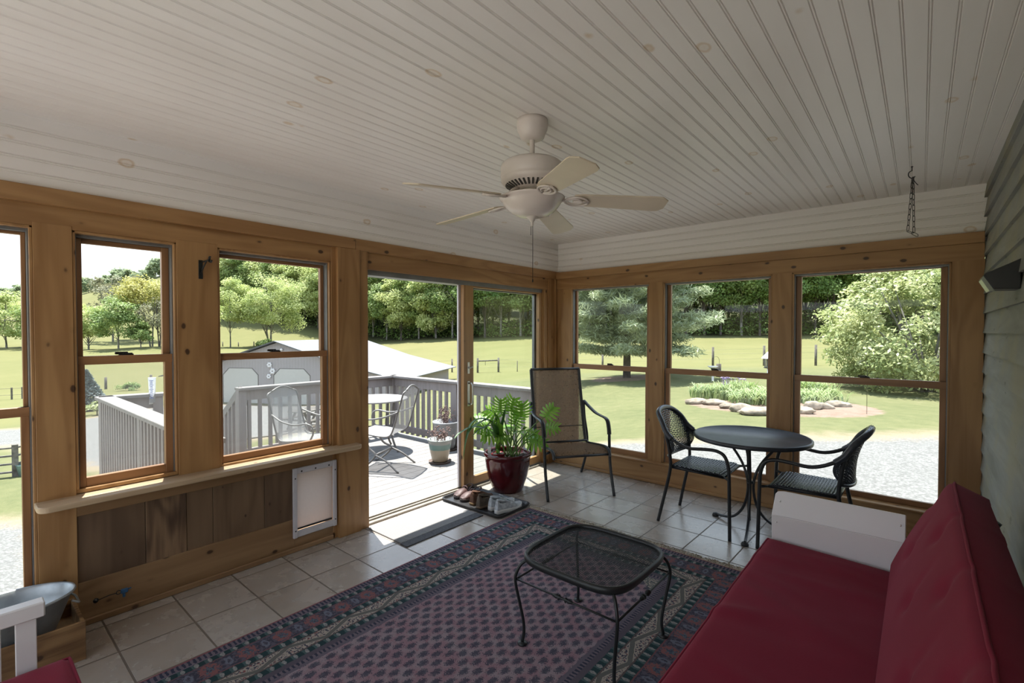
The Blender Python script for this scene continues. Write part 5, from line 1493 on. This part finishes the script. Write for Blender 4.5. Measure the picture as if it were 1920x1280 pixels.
for px in range(395, 700, 24): spots.append((px+RF.uniform(-6,6), front(px)+RF.uniform(38,52), 'hill')); spots.append((px+RF.uniform(-6,6)+10, front(px)+RF.uniform(62,80), 'hill'))
for px in range(700, 1000, 34): spots.append((px+RF.uniform(-6,6), front(px)+RF.uniform(40,60), 'hill'))
for px in range(1000, 1990, 44): spots.append((px+RF.uniform(-6,6), front(px)+RF.uniform(34,46), 'hill')); spots.append((px+20, front(px)+RF.uniform(50,66), 'hill'))
for (px, d, row) in spots:
    if px < 640: ch = [0,0,5,0,3]
    elif px < 880: ch = [1,0,3,1,5]
    elif px < 1050: ch = [1,2,3,1]
    else: ch = [2,4,2,1,4]
    if row in ('back','hill') and px >= 640: ch = [2,1,4]
    if row == 'hill' and px < 640: ch = [0,0,3,1,5]
    k = RF.choice(ch); p = gpt(px, d); p.z -= .2
    rz = RF.uniform(0, 2*PI); s = RF.uniform(.85,1.15)
    if k not in used:
        used.add(k); protos[k].location = p; protos[k].rotation_euler = (0,0,rz); protos[k].scale = (s,s,s)
    else: dup(protos[k], p, rz, scale=s)
for k, pr in enumerate(protos):
    if k not in used: pr.location = gpt(1300+60*k, 110)
# --- trees standing free in the pasture on the left
GA = 'pasture trees left'
def free(name, label, px, d, *a, **k):
    p = gpt(px, d); p.z -= .1; return tree(name, label, p, *a, **k)
free('maple_tree', 'broad spring-green tree with twin trunks in front of the wooded hill', 507, 106, 61, 15.5, 7.6, 3.2, LG['spring'], 60, 442, .22, .26, cr=2.0, trunks=2)
free('young_tree', 'slender single-trunk tree left of the broad twin-trunk tree', 432, 104, 62, 15.0, 4.0, 3.6, LG['spring'], 32, 340, .20, .16, cr=1.5)
free('pasture_tree', 'round light-green tree at the field edge in the left narrow window', 222, 82, 63, 9.0, 3.4, 1.6, LG['mid'], 30, 204, .23, .16, cr=1.3)
free('pasture_tree', 'tall yellow-green tree at the right side of the narrow left window', 285, 88, 64, 13.0, 5.2, 5.6, LG['yellow'], 30, 187, .25, .15, cr=1.5, lower=-.2, trunks=2)
free('pasture_tree', 'thin half-bare tree with several brown stems beside the yellow-green tree', 299, 84, 65, 9.5, 2.6, 2.6, LG['bare'], 16, 102, .18, .13, cr=1.0, trunks=3, bark=BARK_D)
free('pasture_tree', 'small bushy dark-green tree between the round tree and the brown stems', 264, 82, 66, 4.6, 1.7, .5, LG['mid'], 16, 187, .19, .12, cr=.8)
free('pasture_tree', 'dense green tree at the left edge of the narrow window', 166, 86, 67, 9.0, 3.6, 1.0, LG['spring'], 30, 204, .25, .18, cr=1.4)
free('pasture_tree', 'tall pale half-leafed tree rising behind the round light-green tree', 212, 104, 68, 15.5, 5.0, 6.0, LG['bare'], 26, 153, .26, .2, cr=1.5)
free('pasture_tree', 'greyish tall tree behind the yellow-green one', 262, 108, 69, 15.0, 5.0, 4.0, LG['bare'], 26, 187, .26, .2, cr=1.5)
free('pasture_tree', 'leafy tree seen through the leftmost window', 12, 88, 70, 10.5, 4.6, 1.0, LG['spring'], 34, 204, .26, .2, cr=1.6)
free('pasture_tree', 'green tree hidden partly by the pine post left of the leftmost window’s edge', -70, 88, 71, 11.0, 4.6, 1.4, LG['mid'], 30, 187, .26, .2, cr=1.6)['label'] = 'green tree beyond the leftmost window, left of the leafy one'
free('pasture_tree', 'green tree beyond the pine post between the two left windows', 95, 88, 72, 10.0, 4.4, 1.2, LG['mid'], 30, 187, .26, .2, cr=1.6)
free('pasture_tree', 'pale green tree beyond the post with the curtain bracket', 352, 92, 73, 15.0, 5.6, 2.0, LG['spring'], 40, 204, .28, .2, cr=1.8)
# distant wooded ridge
RF = random.Random(9)
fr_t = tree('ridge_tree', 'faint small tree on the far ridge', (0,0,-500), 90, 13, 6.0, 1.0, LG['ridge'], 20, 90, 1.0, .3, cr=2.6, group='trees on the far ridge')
first = True
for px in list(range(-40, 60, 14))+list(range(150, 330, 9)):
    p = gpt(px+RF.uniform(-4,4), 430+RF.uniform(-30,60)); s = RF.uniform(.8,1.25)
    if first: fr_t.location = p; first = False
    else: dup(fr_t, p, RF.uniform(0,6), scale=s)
# undergrowth at the edge of the wood
PU = []; RU = np.random.RandomState(5)
for px in np.arange(390, 2000, 3.0):
    d = front(px)
    for _ in range(7):
        p = gpt(float(px)+RU.uniform(-2,2), d+RU.uniform(1,16)); h = RU.rand()**1.5*(3.0 if px < 1000 else 5.5)
        PU.append((p.x+RU.normal()*.5, p.y+RU.normal()*.5, p.z+h))
PU = np.array(PU); PU = np.repeat(PU, 7, axis=0)+RU.normal(size=(len(PU)*7,3))*.45
ug = leaf_cards('undergrowth', PU, 0.34, LG['deep'], None, 5)
tag(ug, 'dark green undergrowth along the foot of the wood', 'undergrowth', kind='stuff')
# --- white pine
pp = Vector(gz(1175,712,-1.0)); pp.z = hgt(pp.x, pp.y)
pn = thing('pine_tree', 'large blue-green pine tree on the lawn beyond the far window', 'tree', pp)
m = MB(); m.tube([(0,0,-.3),(.02,0,2),(0,.05,6),(0,0,12.5)], [.21,.17,.12,.03], 8); tk = m.build('trunk', BARK_D, pn)
RPn = random.Random(17); NPn = np.random.RandomState(17); pts = []; mb = MB()
z = 1.5
while z < 12.2:
    L = 4.6*(1-(z-1.0)/12.5)**0.8*(0.85 if z < 2.2 else 1)
    nb = RPn.randint(5,7); a0 = RPn.uniform(0, 6)
    for k in range(nb):
        a = a0+2*PI*k/nb+RPn.uniform(-.25,.25); l = L*RPn.uniform(.7,1.12); d = Vector((math.cos(a), math.sin(a), 0))
        b_ = [Vector((0,0,z)), d*l*.45+Vector((0,0,z+.02*l)), d*l+Vector((0,0,z+.10*l+RPn.uniform(-.3,.1)))]
        mb.tube(b_, [.05,.03,.012], 5)
        for q in range(9):
            t = .28+.72*q/8; c = b_[0].lerp(b_[1], t*2) if t < .5 else b_[1].lerp(b_[2], t*2-1)
            s = d.cross(Vector((0,0,1)))*RPn.uniform(-1,1)*.55*(1.15-t)*l*.6; c = c+s
            n = 110; v = NPn.normal(size=(n,3)); v /= np.linalg.norm(v, axis=1, keepdims=True)
            pts.append(np.array(c)+v*(NPn.rand(n)**.5)[:,None]*np.array([.50,.50,.26]))
    z += RPn.uniform(.42,.58)
mb.build('branches', BARK_D, pn)
leaf_cards('needles', np.concatenate(pts), .13, LG['pine'], pn, 3, aspect=2.6, up=.3, wide=.16)
# --- big pale shrub on the right
sp_ = gpt(1738, 18.5); sp_.z -= .05
sh = thing('flowering_shrub', 'big pale-leaved shrub on the lawn at the right of the last window', 'shrub', sp_)
P1, O1, cs1 = crown_points(31, (0,0,2.5), (3.3,3.3,3.0), 130, 260, .60, .6, -.8)
leaf_cards('foliage', P1, .088, LG['pale'], sh, 8, out=O1, aspect=1.9)
m = MB(); R = random.Random(2)
for j in range(0, 120, 5):
    q = Vector(cs1[j]); m.tube([(R.uniform(-.15,.15),R.uniform(-.15,.15),-.1), q*.45+Vector((0,0,.2)), q], [.06,.035,.012], 5)
m.build('stems', BARK, sh)
# blue spruce by the lot
bp = gpt(160, 30); 
bs_ = thing('spruce_shrub', 'small bluish spruce beside the gravel lot in the narrow left window', 'shrub', bp)
R = np.random.RandomState(4); t = R.rand(5200); aa = R.rand(5200)*2*PI; rr = 1.25*(1-t)*(.55+.45*R.rand(5200))+.04
leaf_cards('needles', np.stack([rr*np.cos(aa), rr*np.sin(aa), .12+t*2.3], -1), .10, LG['spruce'], bs_, 6, aspect=2.2)
m = MB(); m.tube([(0,0,-.1),(0,0,2.2)], [.07,.02], 6); m.build('trunk', BARK_D, bs_)
for i, (px, d, s, lab) in enumerate(((180, 27, .8, 'low pale bush at the edge of the gravel lot below the spruce'), (240, 48, 1.0, 'low dark bush along the pasture fence behind the rain gauge'))):
    p = gpt(px, d); t = thing('low_bush', lab, 'bush', p)
    P1, O1, c_ = crown_points(50+i, (0,0,.35*s), (.9*s,.9*s,.45*s), 14, 90, .3*s, .4, -.3); leaf_cards('foliage', P1, .10, LG['pale' if i == 0 else 'mid'], t, 50+i, out=O1)
    m = MB(); m.tube([(0,0,-.1),(0,0,.4)], .03, 5); m.build('stems', BARK_D, t)
p = gpt(497, 104); t = thing('low_bush', 'low bush at the foot of the twin-trunk tree', 'bush', p)
P1, O1, c_ = crown_points(58, (0,0,.7), (3.0,2.0,.9), 20, 90, .7, .4, -.3); leaf_cards('foliage', P1, .25, LG['mid'], t, 58, out=O1)

# ------------------------------------------------------------------ flower bed
stone_mat = plain('pale_sandstone', (0.30,0.245,0.19), .9, 0, .35, 4, .6)
stones = [(1304,754,.55,.20,'rounded stone at the bed’s left end'),(1338,757,.62,.18,''),(1366,764,.50,.16,''),(1394,772,.55,.26,''),(1428,777,.95,.22,''),(1468,779,.60,.20,''),(1500,776,.55,.20,''),(1522,768,.42,.24,''),(1545,767,.40,.18,''),(1572,763,.62,.20,'')]
slab = ['rounded tan stone at the far left end of the flower bed edging','low flat tan stone second from the left in the bed edging','small tan stone before the tilted one in the bed edging','tilted brownish stone left of the largest edging stone','largest pale stone in the flower bed edging, behind the bistro table','pale edging stone just right of the largest one','pale edging stone first seen in the rightmost window','upright dark-sided stone in the bed edging, rightmost window','small stone right of the upright dark-sided one','rounded stone at the right end of the flower bed edging']
for i, (px, py, w, h, _) in enumerate(stones):
    p = Vector(gz(px, py, -.67)); p.z = hgt(p.x, p.y)
    m = MB(); m.ball((0,0,h*.30), 1.0, (w*.60,w*.36,h*.60), 3, .10, i)
    for v in m.bm.verts:
        n = math.sin(v.co.x*9+i)*.5+math.sin(v.co.y*11+i*2)*.3; v.co.z *= 1+.18*n; v.co.x += .03*math.sin(v.co.z*14+i)
        v.co.z = min(v.co.z, h*(.9+.08*math.sin(v.co.x*6+i)))
    o = m.build('edging_stone', stone_mat); o.location = p; o.rotation_euler = (0,0,rnd.uniform(-.4,.4)+YAW); tag(o, slab[i], 'stone', 'stones edging the flower bed')
clumps = [(1322,738,.55,70),(1352,742,.60,90),(1376,738,.62,90),(1398,750,.50,80),(1420,752,.50,90),(1395,728,.50,60),(1436,748,.55,80),(1500,748,.50,80),(1525,752,.45,80),(1552,748,.50,80),(1512,730,.55,70),(1540,732,.50,60)]
clab = ['iris clump at the left end of the flower bed','iris clump second from the left in the bed','tall iris clump with purple flowers mid-bed','bright yellow-green clump behind the tilted stone','arching daylily clump above the largest stone','dark leafy clump at the back of the bed','daylily clump beside the window post','daylily clump at the left edge of the rightmost window','low arching clump in the rightmost window behind the upright stone','spreading pale clump at the right end of the bed','dark green clump at the back of the bed, rightmost window','small back clump at the right end of the bed']
for i, (px, py, h, nb) in enumerate(clumps):
    p = Vector(gz(px, py+6, -.70)); p.z = hgt(p.x, p.y); t = thing('flower_clump', clab[i], 'plant', p, 0, 'leafy clumps in the flower bed'); R = random.Random(i); m = MB()
    arch = 1.0 if i in (3,4,6,7,8,9) else .6
    for _ in range(nb*2):
        a = R.uniform(0,2*PI); r0 = R.uniform(0,.5); l = h*R.uniform(.4,1.0); d = Vector((math.cos(a), math.sin(a), 0)); b_ = Vector((r0*math.cos(a*3), r0*math.sin(a*3), 0))
        pts = [b_, b_+d*l*.18*arch+Vector((0,0,l*.6)), b_+d*l*.5*arch+Vector((0,0,l*(.95-.1*arch))), b_+d*l*.85*arch+Vector((0,0,l*(1.0-.42*arch)))]
        strip(m, pts, [.016,.018,.014,.002], (0.3*math.sin(a),0.3*math.cos(a),1), .3)
    m.build('leaves', LG['iris'] if i not in (5,10) else LG['mid'], t)
    if i in (1,2,5):
        for q in range(4):
            m = MB(); x, y, z = R.uniform(-.25,.25), R.uniform(-.25,.25), h*R.uniform(1.0,1.25)
            m.tube([(x*.5,y*.5,0),(x,y,z)], .006, 5)
            for w in range(5): a = 2*PI*w/5; m.ball((x+.035*math.cos(a),y+.035*math.sin(a),z), .032, (1,1,.7), 1)
            m.build('flower', plain('pale_purple_petals', (0.30,0.22,0.42), .6), t)
# lantern-topped bird feeder, shepherd hooks, birdbath and posts
bf = gpt(1441, 15.0); t = thing('bird_feeder', 'white-roofed lantern bird feeder on a pole behind the flower bed', 'bird feeder', bf)
zt = 1.5-(690-622.9)*15/904.2-bf.z
m = MB(); m.tube([(0,0,-.1),(0,0,zt)], .035, 8); m.build('pole', M['white_paint'], t)
m = MB(); m.lathe([(.13,zt),(.13,zt+.03),(.10,zt+.05),(.10,zt+.03)], 6); m.lathe([(0,zt),(.13,zt),(.13,zt+.03),(0,zt+.03)], 6); m.build('tray', plain('grey_feeder', (0.2,0.2,0.19), .6), t)
for k in range(6): a = PI/3*k; m = MB(); m.tube([(.10*math.cos(a),.10*math.sin(a),zt+.03),(.115*math.cos(a),.115*math.sin(a),zt+.30)], .012, 5); m.build('bar', plain('grey_feeder_bar', (0.2,0.2,0.19), .6), t)
m = MB(); m.lathe([(0.05,zt+.03),(.06,zt+.30),(0,zt+.30),(0,zt+.03)], 12); m.build('seed_tube', plain('dark_seed', (0.10,0.09,0.07), .7), t)
m = MB(); m.lathe([(0,zt+.52),(.03,zt+.50),(.19,zt+.33),(.20,zt+.30),(0,zt+.30)], 8, smooth=False); m.build('roof', M['white_paint'], t)
for i, (px, d, zt_, hd, lab) in enumerate(((1627, 12.5, 676, -1, 'thin black shepherd’s hook at the right end of the flower bed'), (1349, 16.5, 668, -1, 'thin shepherd’s hook behind the iris clumps'))):
    g_ = gpt(px, d); t_ = 1.5-(zt_-622.9)*d/904.2-g_.z
    m = MB(); pts = [Vector((0,0,-.1)), Vector((0,0,t_-.15))]+[(_R*hd*(.12-.12*math.cos(a)))+Vector((0,0,t_-.15+.15*math.sin(a))) for a in [PI*k/8 for k in range(1, 8)]]
    m.tube(pts, .005, 6); o = m.build('shepherd_hook', M['black_iron']); o.location = g_; tag(o, lab, 'garden hook')
g_ = gpt(1348, 24); m = MB(); m.tube([(0,0,-.2),(0,0,1.5-(671+11-622.9)*24/904.2-g_.z)], .12, 10); o = m.build('wooden_stump_post', BARK_D); o.location = g_; tag(o, 'short thick brown post on the lawn behind the flower bed', 'post')
g_ = gpt(1337, 22); t = thing('birdbath', 'small white birdbath on the lawn beside the short brown post', 'birdbath', g_)
zt = max(.4, 1.5-(690-622.9)*22/904.2-g_.z)
m = MB(); m.lathe([(0,-.1),(.12,-.1),(.05,.05),(.05,zt-.05),(.1,zt)], 14); m.build('pedestal', M['white_paint'], t); m = MB(); m.lathe([(0,zt),(.12,zt),(.24,zt+.09),(.22,zt+.09),(.1,zt+.03),(0,zt+.03)], 18); m.build('basin', M['white_paint'], t)

# ------------------------------------------------------------------ fences
PW = plain('weathered_fence_post', (0.13,0.115,0.10), .9, 0, .3, 8)
def fpost(px, d, h, lab, r=.075, group=None):
    g_ = gpt(px, d); m = MB(); m.tube([(0,0,-.3),(0,0,h)], r, 8); o = m.build('fence_post', PW); o.location = g_; tag(o, lab, 'fence post', group); return g_
line = []
for px, d, h, lab in ((1900,31,1.3,'fence post beyond the right end of the far windows'),(1530,31,1.3,'grey fence post standing alone in the rightmost window'),(1433,32,1.3,'fence post behind the bird feeder'),(1337,33,1.3,'fence post above the short brown post'),(1243,36,1.2,'fence post behind the pine’s right branches'),(1130,37,1.2,'fence post left of the pine trunk'),(1004,41,1.3,'fence post right of the H-shaped fence brace'),(970,43,1.0,'thin fence stake between the brace and the sling chair')):
    line.append(fpost(px, d, h, lab, .035 if px == 970 else .075))
hb = gpt(895.6, 44); hb2 = gpt(934.6, 44)
t = thing('fence_brace', 'H-shaped wooden fence brace of two posts and a rail in the meadow', 'fence brace', hb)
dv = hb2-hb
for v in (Vector((0,0,0)), dv): m = MB(); m.tube([v+Vector((0,0,-.3)), v+Vector((0,0,1.32))], .095, 8); m.build('post', PW, t)
m = MB(); m.tube([Vector((0,0,1.05)), dv+Vector((0,0,1.08))], .06, 8); m.build('rail', PW, t)
m = MB(); m.tube([dv*.37+Vector((0,0,1.06)), dv*.37+Vector((0,0,.65))], .02, 5); m.build('chain', PW, t)
line += [hb2, hb]
for px, d, h, lab in ((847.5,46,1.3,'fence post above the deck railing, right of the garage roof'),(799.5,47,1.3,'fence post rising behind the garage roof edge')): line.append(fpost(px, d, h, lab))
m = MB()
for hh in (.45,.8,1.1):
    for a, b_ in zip(line, line[1:]): m.tube([a+Vector((0,0,hh)), b_+Vector((0,0,hh))], .006, 4)
tag(m.build('fence_wire', M['chrome']), 'thin wire strung along the meadow fence posts', 'fence wire')
pl = []
for px, d, h, lab in ((325,54,1.2,'pasture fence post at the right edge of the narrow left window'),(282,52,1.35,'tall leaning pasture fence post above the rain gauge'),(197,50,1.2,'pasture fence post left of the rain gauge'),(112,49,1.2,'pasture fence post behind the left pine post')):
    pl.append(fpost(px, d, h, lab, .12))
for i, px in enumerate((417.5,447,476,506,536,568,590)):
    fpost(px, 108-.1*i, 1.15, 'small distant fence post below the twin-trunk tree', .10, 'distant fence posts in the pasture')
def rail_fence(name, lab, pts, h, nr_, w=.05):
    t = thing(name, lab, 'fence', pts[0])
    o = Vector(pts[0])
    for p in pts: q = Vector(p)-o; m = MB(); m.box(q.x-.06,q.y-.06,q.z-.2,q.x+.06,q.y+.06,q.z+h); m.build('post', PW, t)
    for a, b_ in zip(pts, pts[1:]):
        A, B = Vector(a)-o, Vector(b_)-o
        for k in range(nr_):
            hh = h*(k+1)/nr_-.08; m = MB(); m.tube([A+Vector((0,0,hh)), B+Vector((0,0,hh))], w, 4, flat=.35, up=(0,0,1)); m.build('rail', PW, t)
    return t
rail_fence('rail_fence', 'grey board fence low in the leftmost window by the gravel', [gpt(-70,12.2), gpt(24,12.6), gpt(75,13.4)], .85, 4, .07)
rail_fence('rail_fence', 'single-rail wooden fence beside the spruce in the narrow left window', [gpt(172,31), gpt(229,33)], .62, 1, .05)
rail_fence('rail_fence', 'thin metal rail fence across the pasture in the leftmost window', [gpt(-60,40), gpt(20,41), gpt(40,41.5)], 1.1, 2, .04)
rail_fence('rail_fence', 'dark board fence low behind the patio chair in the window nearest the door', [gpt(425,14.0), gpt(520,14.6), gpt(612,15.4)], .75, 2, .07)
# picnic table
g_ = gpt(583, 19.0); t = thing('picnic_table', 'grey weathered picnic table behind the deck railing in the window nearest the door', 'picnic table', g_, .35)
def plank(nm, *q): m = MB(); m.box(*q); m.build(nm, PW, t)
for k in range(5): plank('top_board', -.38+.155*k,-.85,.72,-.24+.155*k,.85,.76)
for s in (-1, 1):
    for k in range(2): plank('seat_board', s*.62-.14+.15*k,-.85,.42,s*.62-.01+.15*k,.85,.455)
    plank('cross_brace', -.75,s*.6-.03,.36,.75,s*.6+.03,.42)
    for q in (-1, 1): m = MB(); m.tube([(q*.2,s*.6,.72),(q*.62,s*.6,0)], .05, 4); m.build('leg', PW, t)

# ------------------------------------------------------------------ garage
ga = Vector(gz(426,754,-3.0)); gb = Vector(gz(573,758,-3.0))
ax = (gb-ga); ax.z = 0; ax.normalize(); ay = Vector((-ax.y, ax.x, 0))
pk_ = onD(513, 640, 30.6); c0 = Vector((pk_.x, pk_.y, -3.0))
# put the ridge foot on the facade line
c0 = ga + ax*((c0-ga).dot(ax)+0.38); 
gt = thing('garage', 'taupe metal-roofed garage with pale doors beyond the deck', 'garage', c0, math.atan2(ax.y, ax.x))
HW, LN, EZ, RZ_ = 7.8, 11.0, 1.7, 3.92
wallm = NB('taupe_ribbed_siding'); xx, yy, zz = wallm.sep(wallm.pos()); w_ = (((xx+yy)*(2*PI/0.2)).sin()).sstep(.86,.98)
wallm.set(wallm.mix(w_*.5, (0.29,0.265,0.27), (0.19,0.17,0.17)), .6)
roofm = NB('white_ribbed_metal_roof'); xx, yy, zz = roofm.sep(roofm.pos()); w_ = ((yy*(2*PI/0.45)).sin()).sstep(.80,.97)
roofm.set(roofm.mix(w_*.8, (0.138,0.142,0.148), (0.075,0.08,0.088)), .55, 0.0)
KX, KZ = 4.3, 2.5
ml = -1
pr = [(-HW,0),(HW,0),(HW,EZ),(KX,KZ),(0,RZ_-.06),(-KX,KZ),(-HW,EZ)]
TY = Matrix(((1,0,0,0),(0,0,1,0),(0,1,0,0),(0,0,0,1)))
m = MB(); m.prism([(a,b_-(.3 if b_ == 0 else 0)) for a, b_ in pr], 0, LN, TY); wl = m.build('wall', wallm.mat, gt)
for s in (-1, 1):
    m = MB(); t0 = [(0,RZ_),(s*KX,KZ+.06),(s*(HW+.55),EZ-.10)]
    poly = t0+[(a, b_+.05) for a, b_ in reversed(t0)]
    m.prism(poly, -.35, LN+.35, TY); m.build('roof', roofm.mat, gt)
dm_ = plain('pale_garage_door', (0.46,0.45,0.42), .5, 0, .03)
dfm = plain('dark_door_gap', (0.06,0.055,0.05), .8)
for cx in (-2.60, 1.0, -5.6):
    wd_, hd_ = (1.22 if cx != -5.6 else .95), 2.2; ch = .42
    oc = [(-wd_,0),(wd_,0),(wd_,hd_-ch),(wd_-ch,hd_),(-wd_+ch,hd_),(-wd_,hd_-ch)]
    m = MB(); m.prism([(a*1.04+cx,b_*1.015) for a, b_ in oc], -.02, 0.01, TY); fr_ = m.build('door_frame', dfm, gt)
    m = MB(); m.prism([(a+cx+.02,b_) for a, b_ in oc], -.045, -.021, TY)
    for k in range(1, 4): m.box(cx-wd_+.05,-.052,hd_*k/4-.012,cx+wd_-.05,-.044,hd_*k/4+.012)
    m.build('door_panel', dm_, fr_)
m = MB()
for a, b_, r in ((-.52,2.45,.17),(-.30,2.05,.19),(-.56,1.72,.16)):
    for q in range(6): w = 2*PI*q/6; m.ball((a+r*.6*math.cos(w),-.07,b_+r*.6*math.sin(w)), r*.5, (1,.4,1), 1)
m.tube([(-.45,-.05,2.6),(-.35,-.05,2.1),(-.55,-.05,1.6)], .02, 5)
m.build('wall_ornament', M['white_paint'], gt)
m = MB(); m.ball((.35,-.08,3.42), .09, (1,1,.9), 2); m.build('gable_lamp', M['white_paint'], gt)

# ------------------------------------------------------------------ pail by the fence
g_ = gpt(44, 12.7); t = thing('pail', 'small pale-teal pail beside the grey board fence in the leftmost window', 'pail', g_)
m = MB(); m.lathe([(0,0),(.13,0),(.19,.30),(.20,.31),(.18,.31),(.12,.02),(0,.02)], 24); m.build('body', plain('teal_pail', (.20,.30,.29), .5), t)
m = MB(); m.tube([(-.19,0,.30),(-.12,.06,.40),(0,.08,.44),(.12,.06,.40),(.19,0,.30)], .008, 5); m.build('handle', M['black_iron'], t)
SUN_E, SKY_E, EXPO = 8.5, 1.2, 0.96

# ------------------------------------------------------------------ light
SUN_DIR = Vector((-0.27, 0.085, 1.0)).normalized()
sd = bpy.data.lights.new('sun', 'SUN'); sun = bpy.data.objects.new('sun', sd); COL.objects.link(sun)
sd.energy = SUN_E; sd.angle = 0.0095; sd.color = (1.0, 0.965, 0.90)
sun.rotation_euler = SUN_DIR.to_track_quat('Z', 'Y').to_euler(); sun.location = (-5, 1, 20)
wd = bpy.data.worlds.new('sky'); SC.world = wd; wd.use_nodes = True
nt = wd.node_tree; bg = nt.nodes['Background']
tc = nt.nodes.new('ShaderNodeTexCoord'); sp = nt.nodes.new('ShaderNodeSeparateXYZ'); nt.links.new(tc.outputs['Generated'], sp.inputs[0])
rp = nt.nodes.new('ShaderNodeValToRGB'); nt.links.new(sp.outputs[2], rp.inputs[0])
e = rp.color_ramp.elements; e[0].position = 0.0; e[0].color = (0.93,0.965,1.0,1); e[1].position = 0.6; e[1].color = (0.62,0.78,1.0,1)
nt.links.new(rp.outputs[0], bg.inputs[0]); bg.inputs[1].default_value = SKY_E
SC.view_settings.view_transform = 'Standard'; SC.view_settings.look = 'None'; SC.view_settings.gamma = 1.0
SC.view_settings.use_curve_mapping = False; SC.view_settings.exposure = EXPO
SC.cycles.max_bounces = 14; SC.cycles.diffuse_bounces = 7; SC.cycles.transparent_max_bounces = 24; SC.cycles.transmission_bounces = 6; SC.cycles.glossy_bounces = 4
SC.cycles.use_denoising = True
SC.cycles.sample_clamp_indirect = 6.0
SC.cycles.caustics_reflective = False
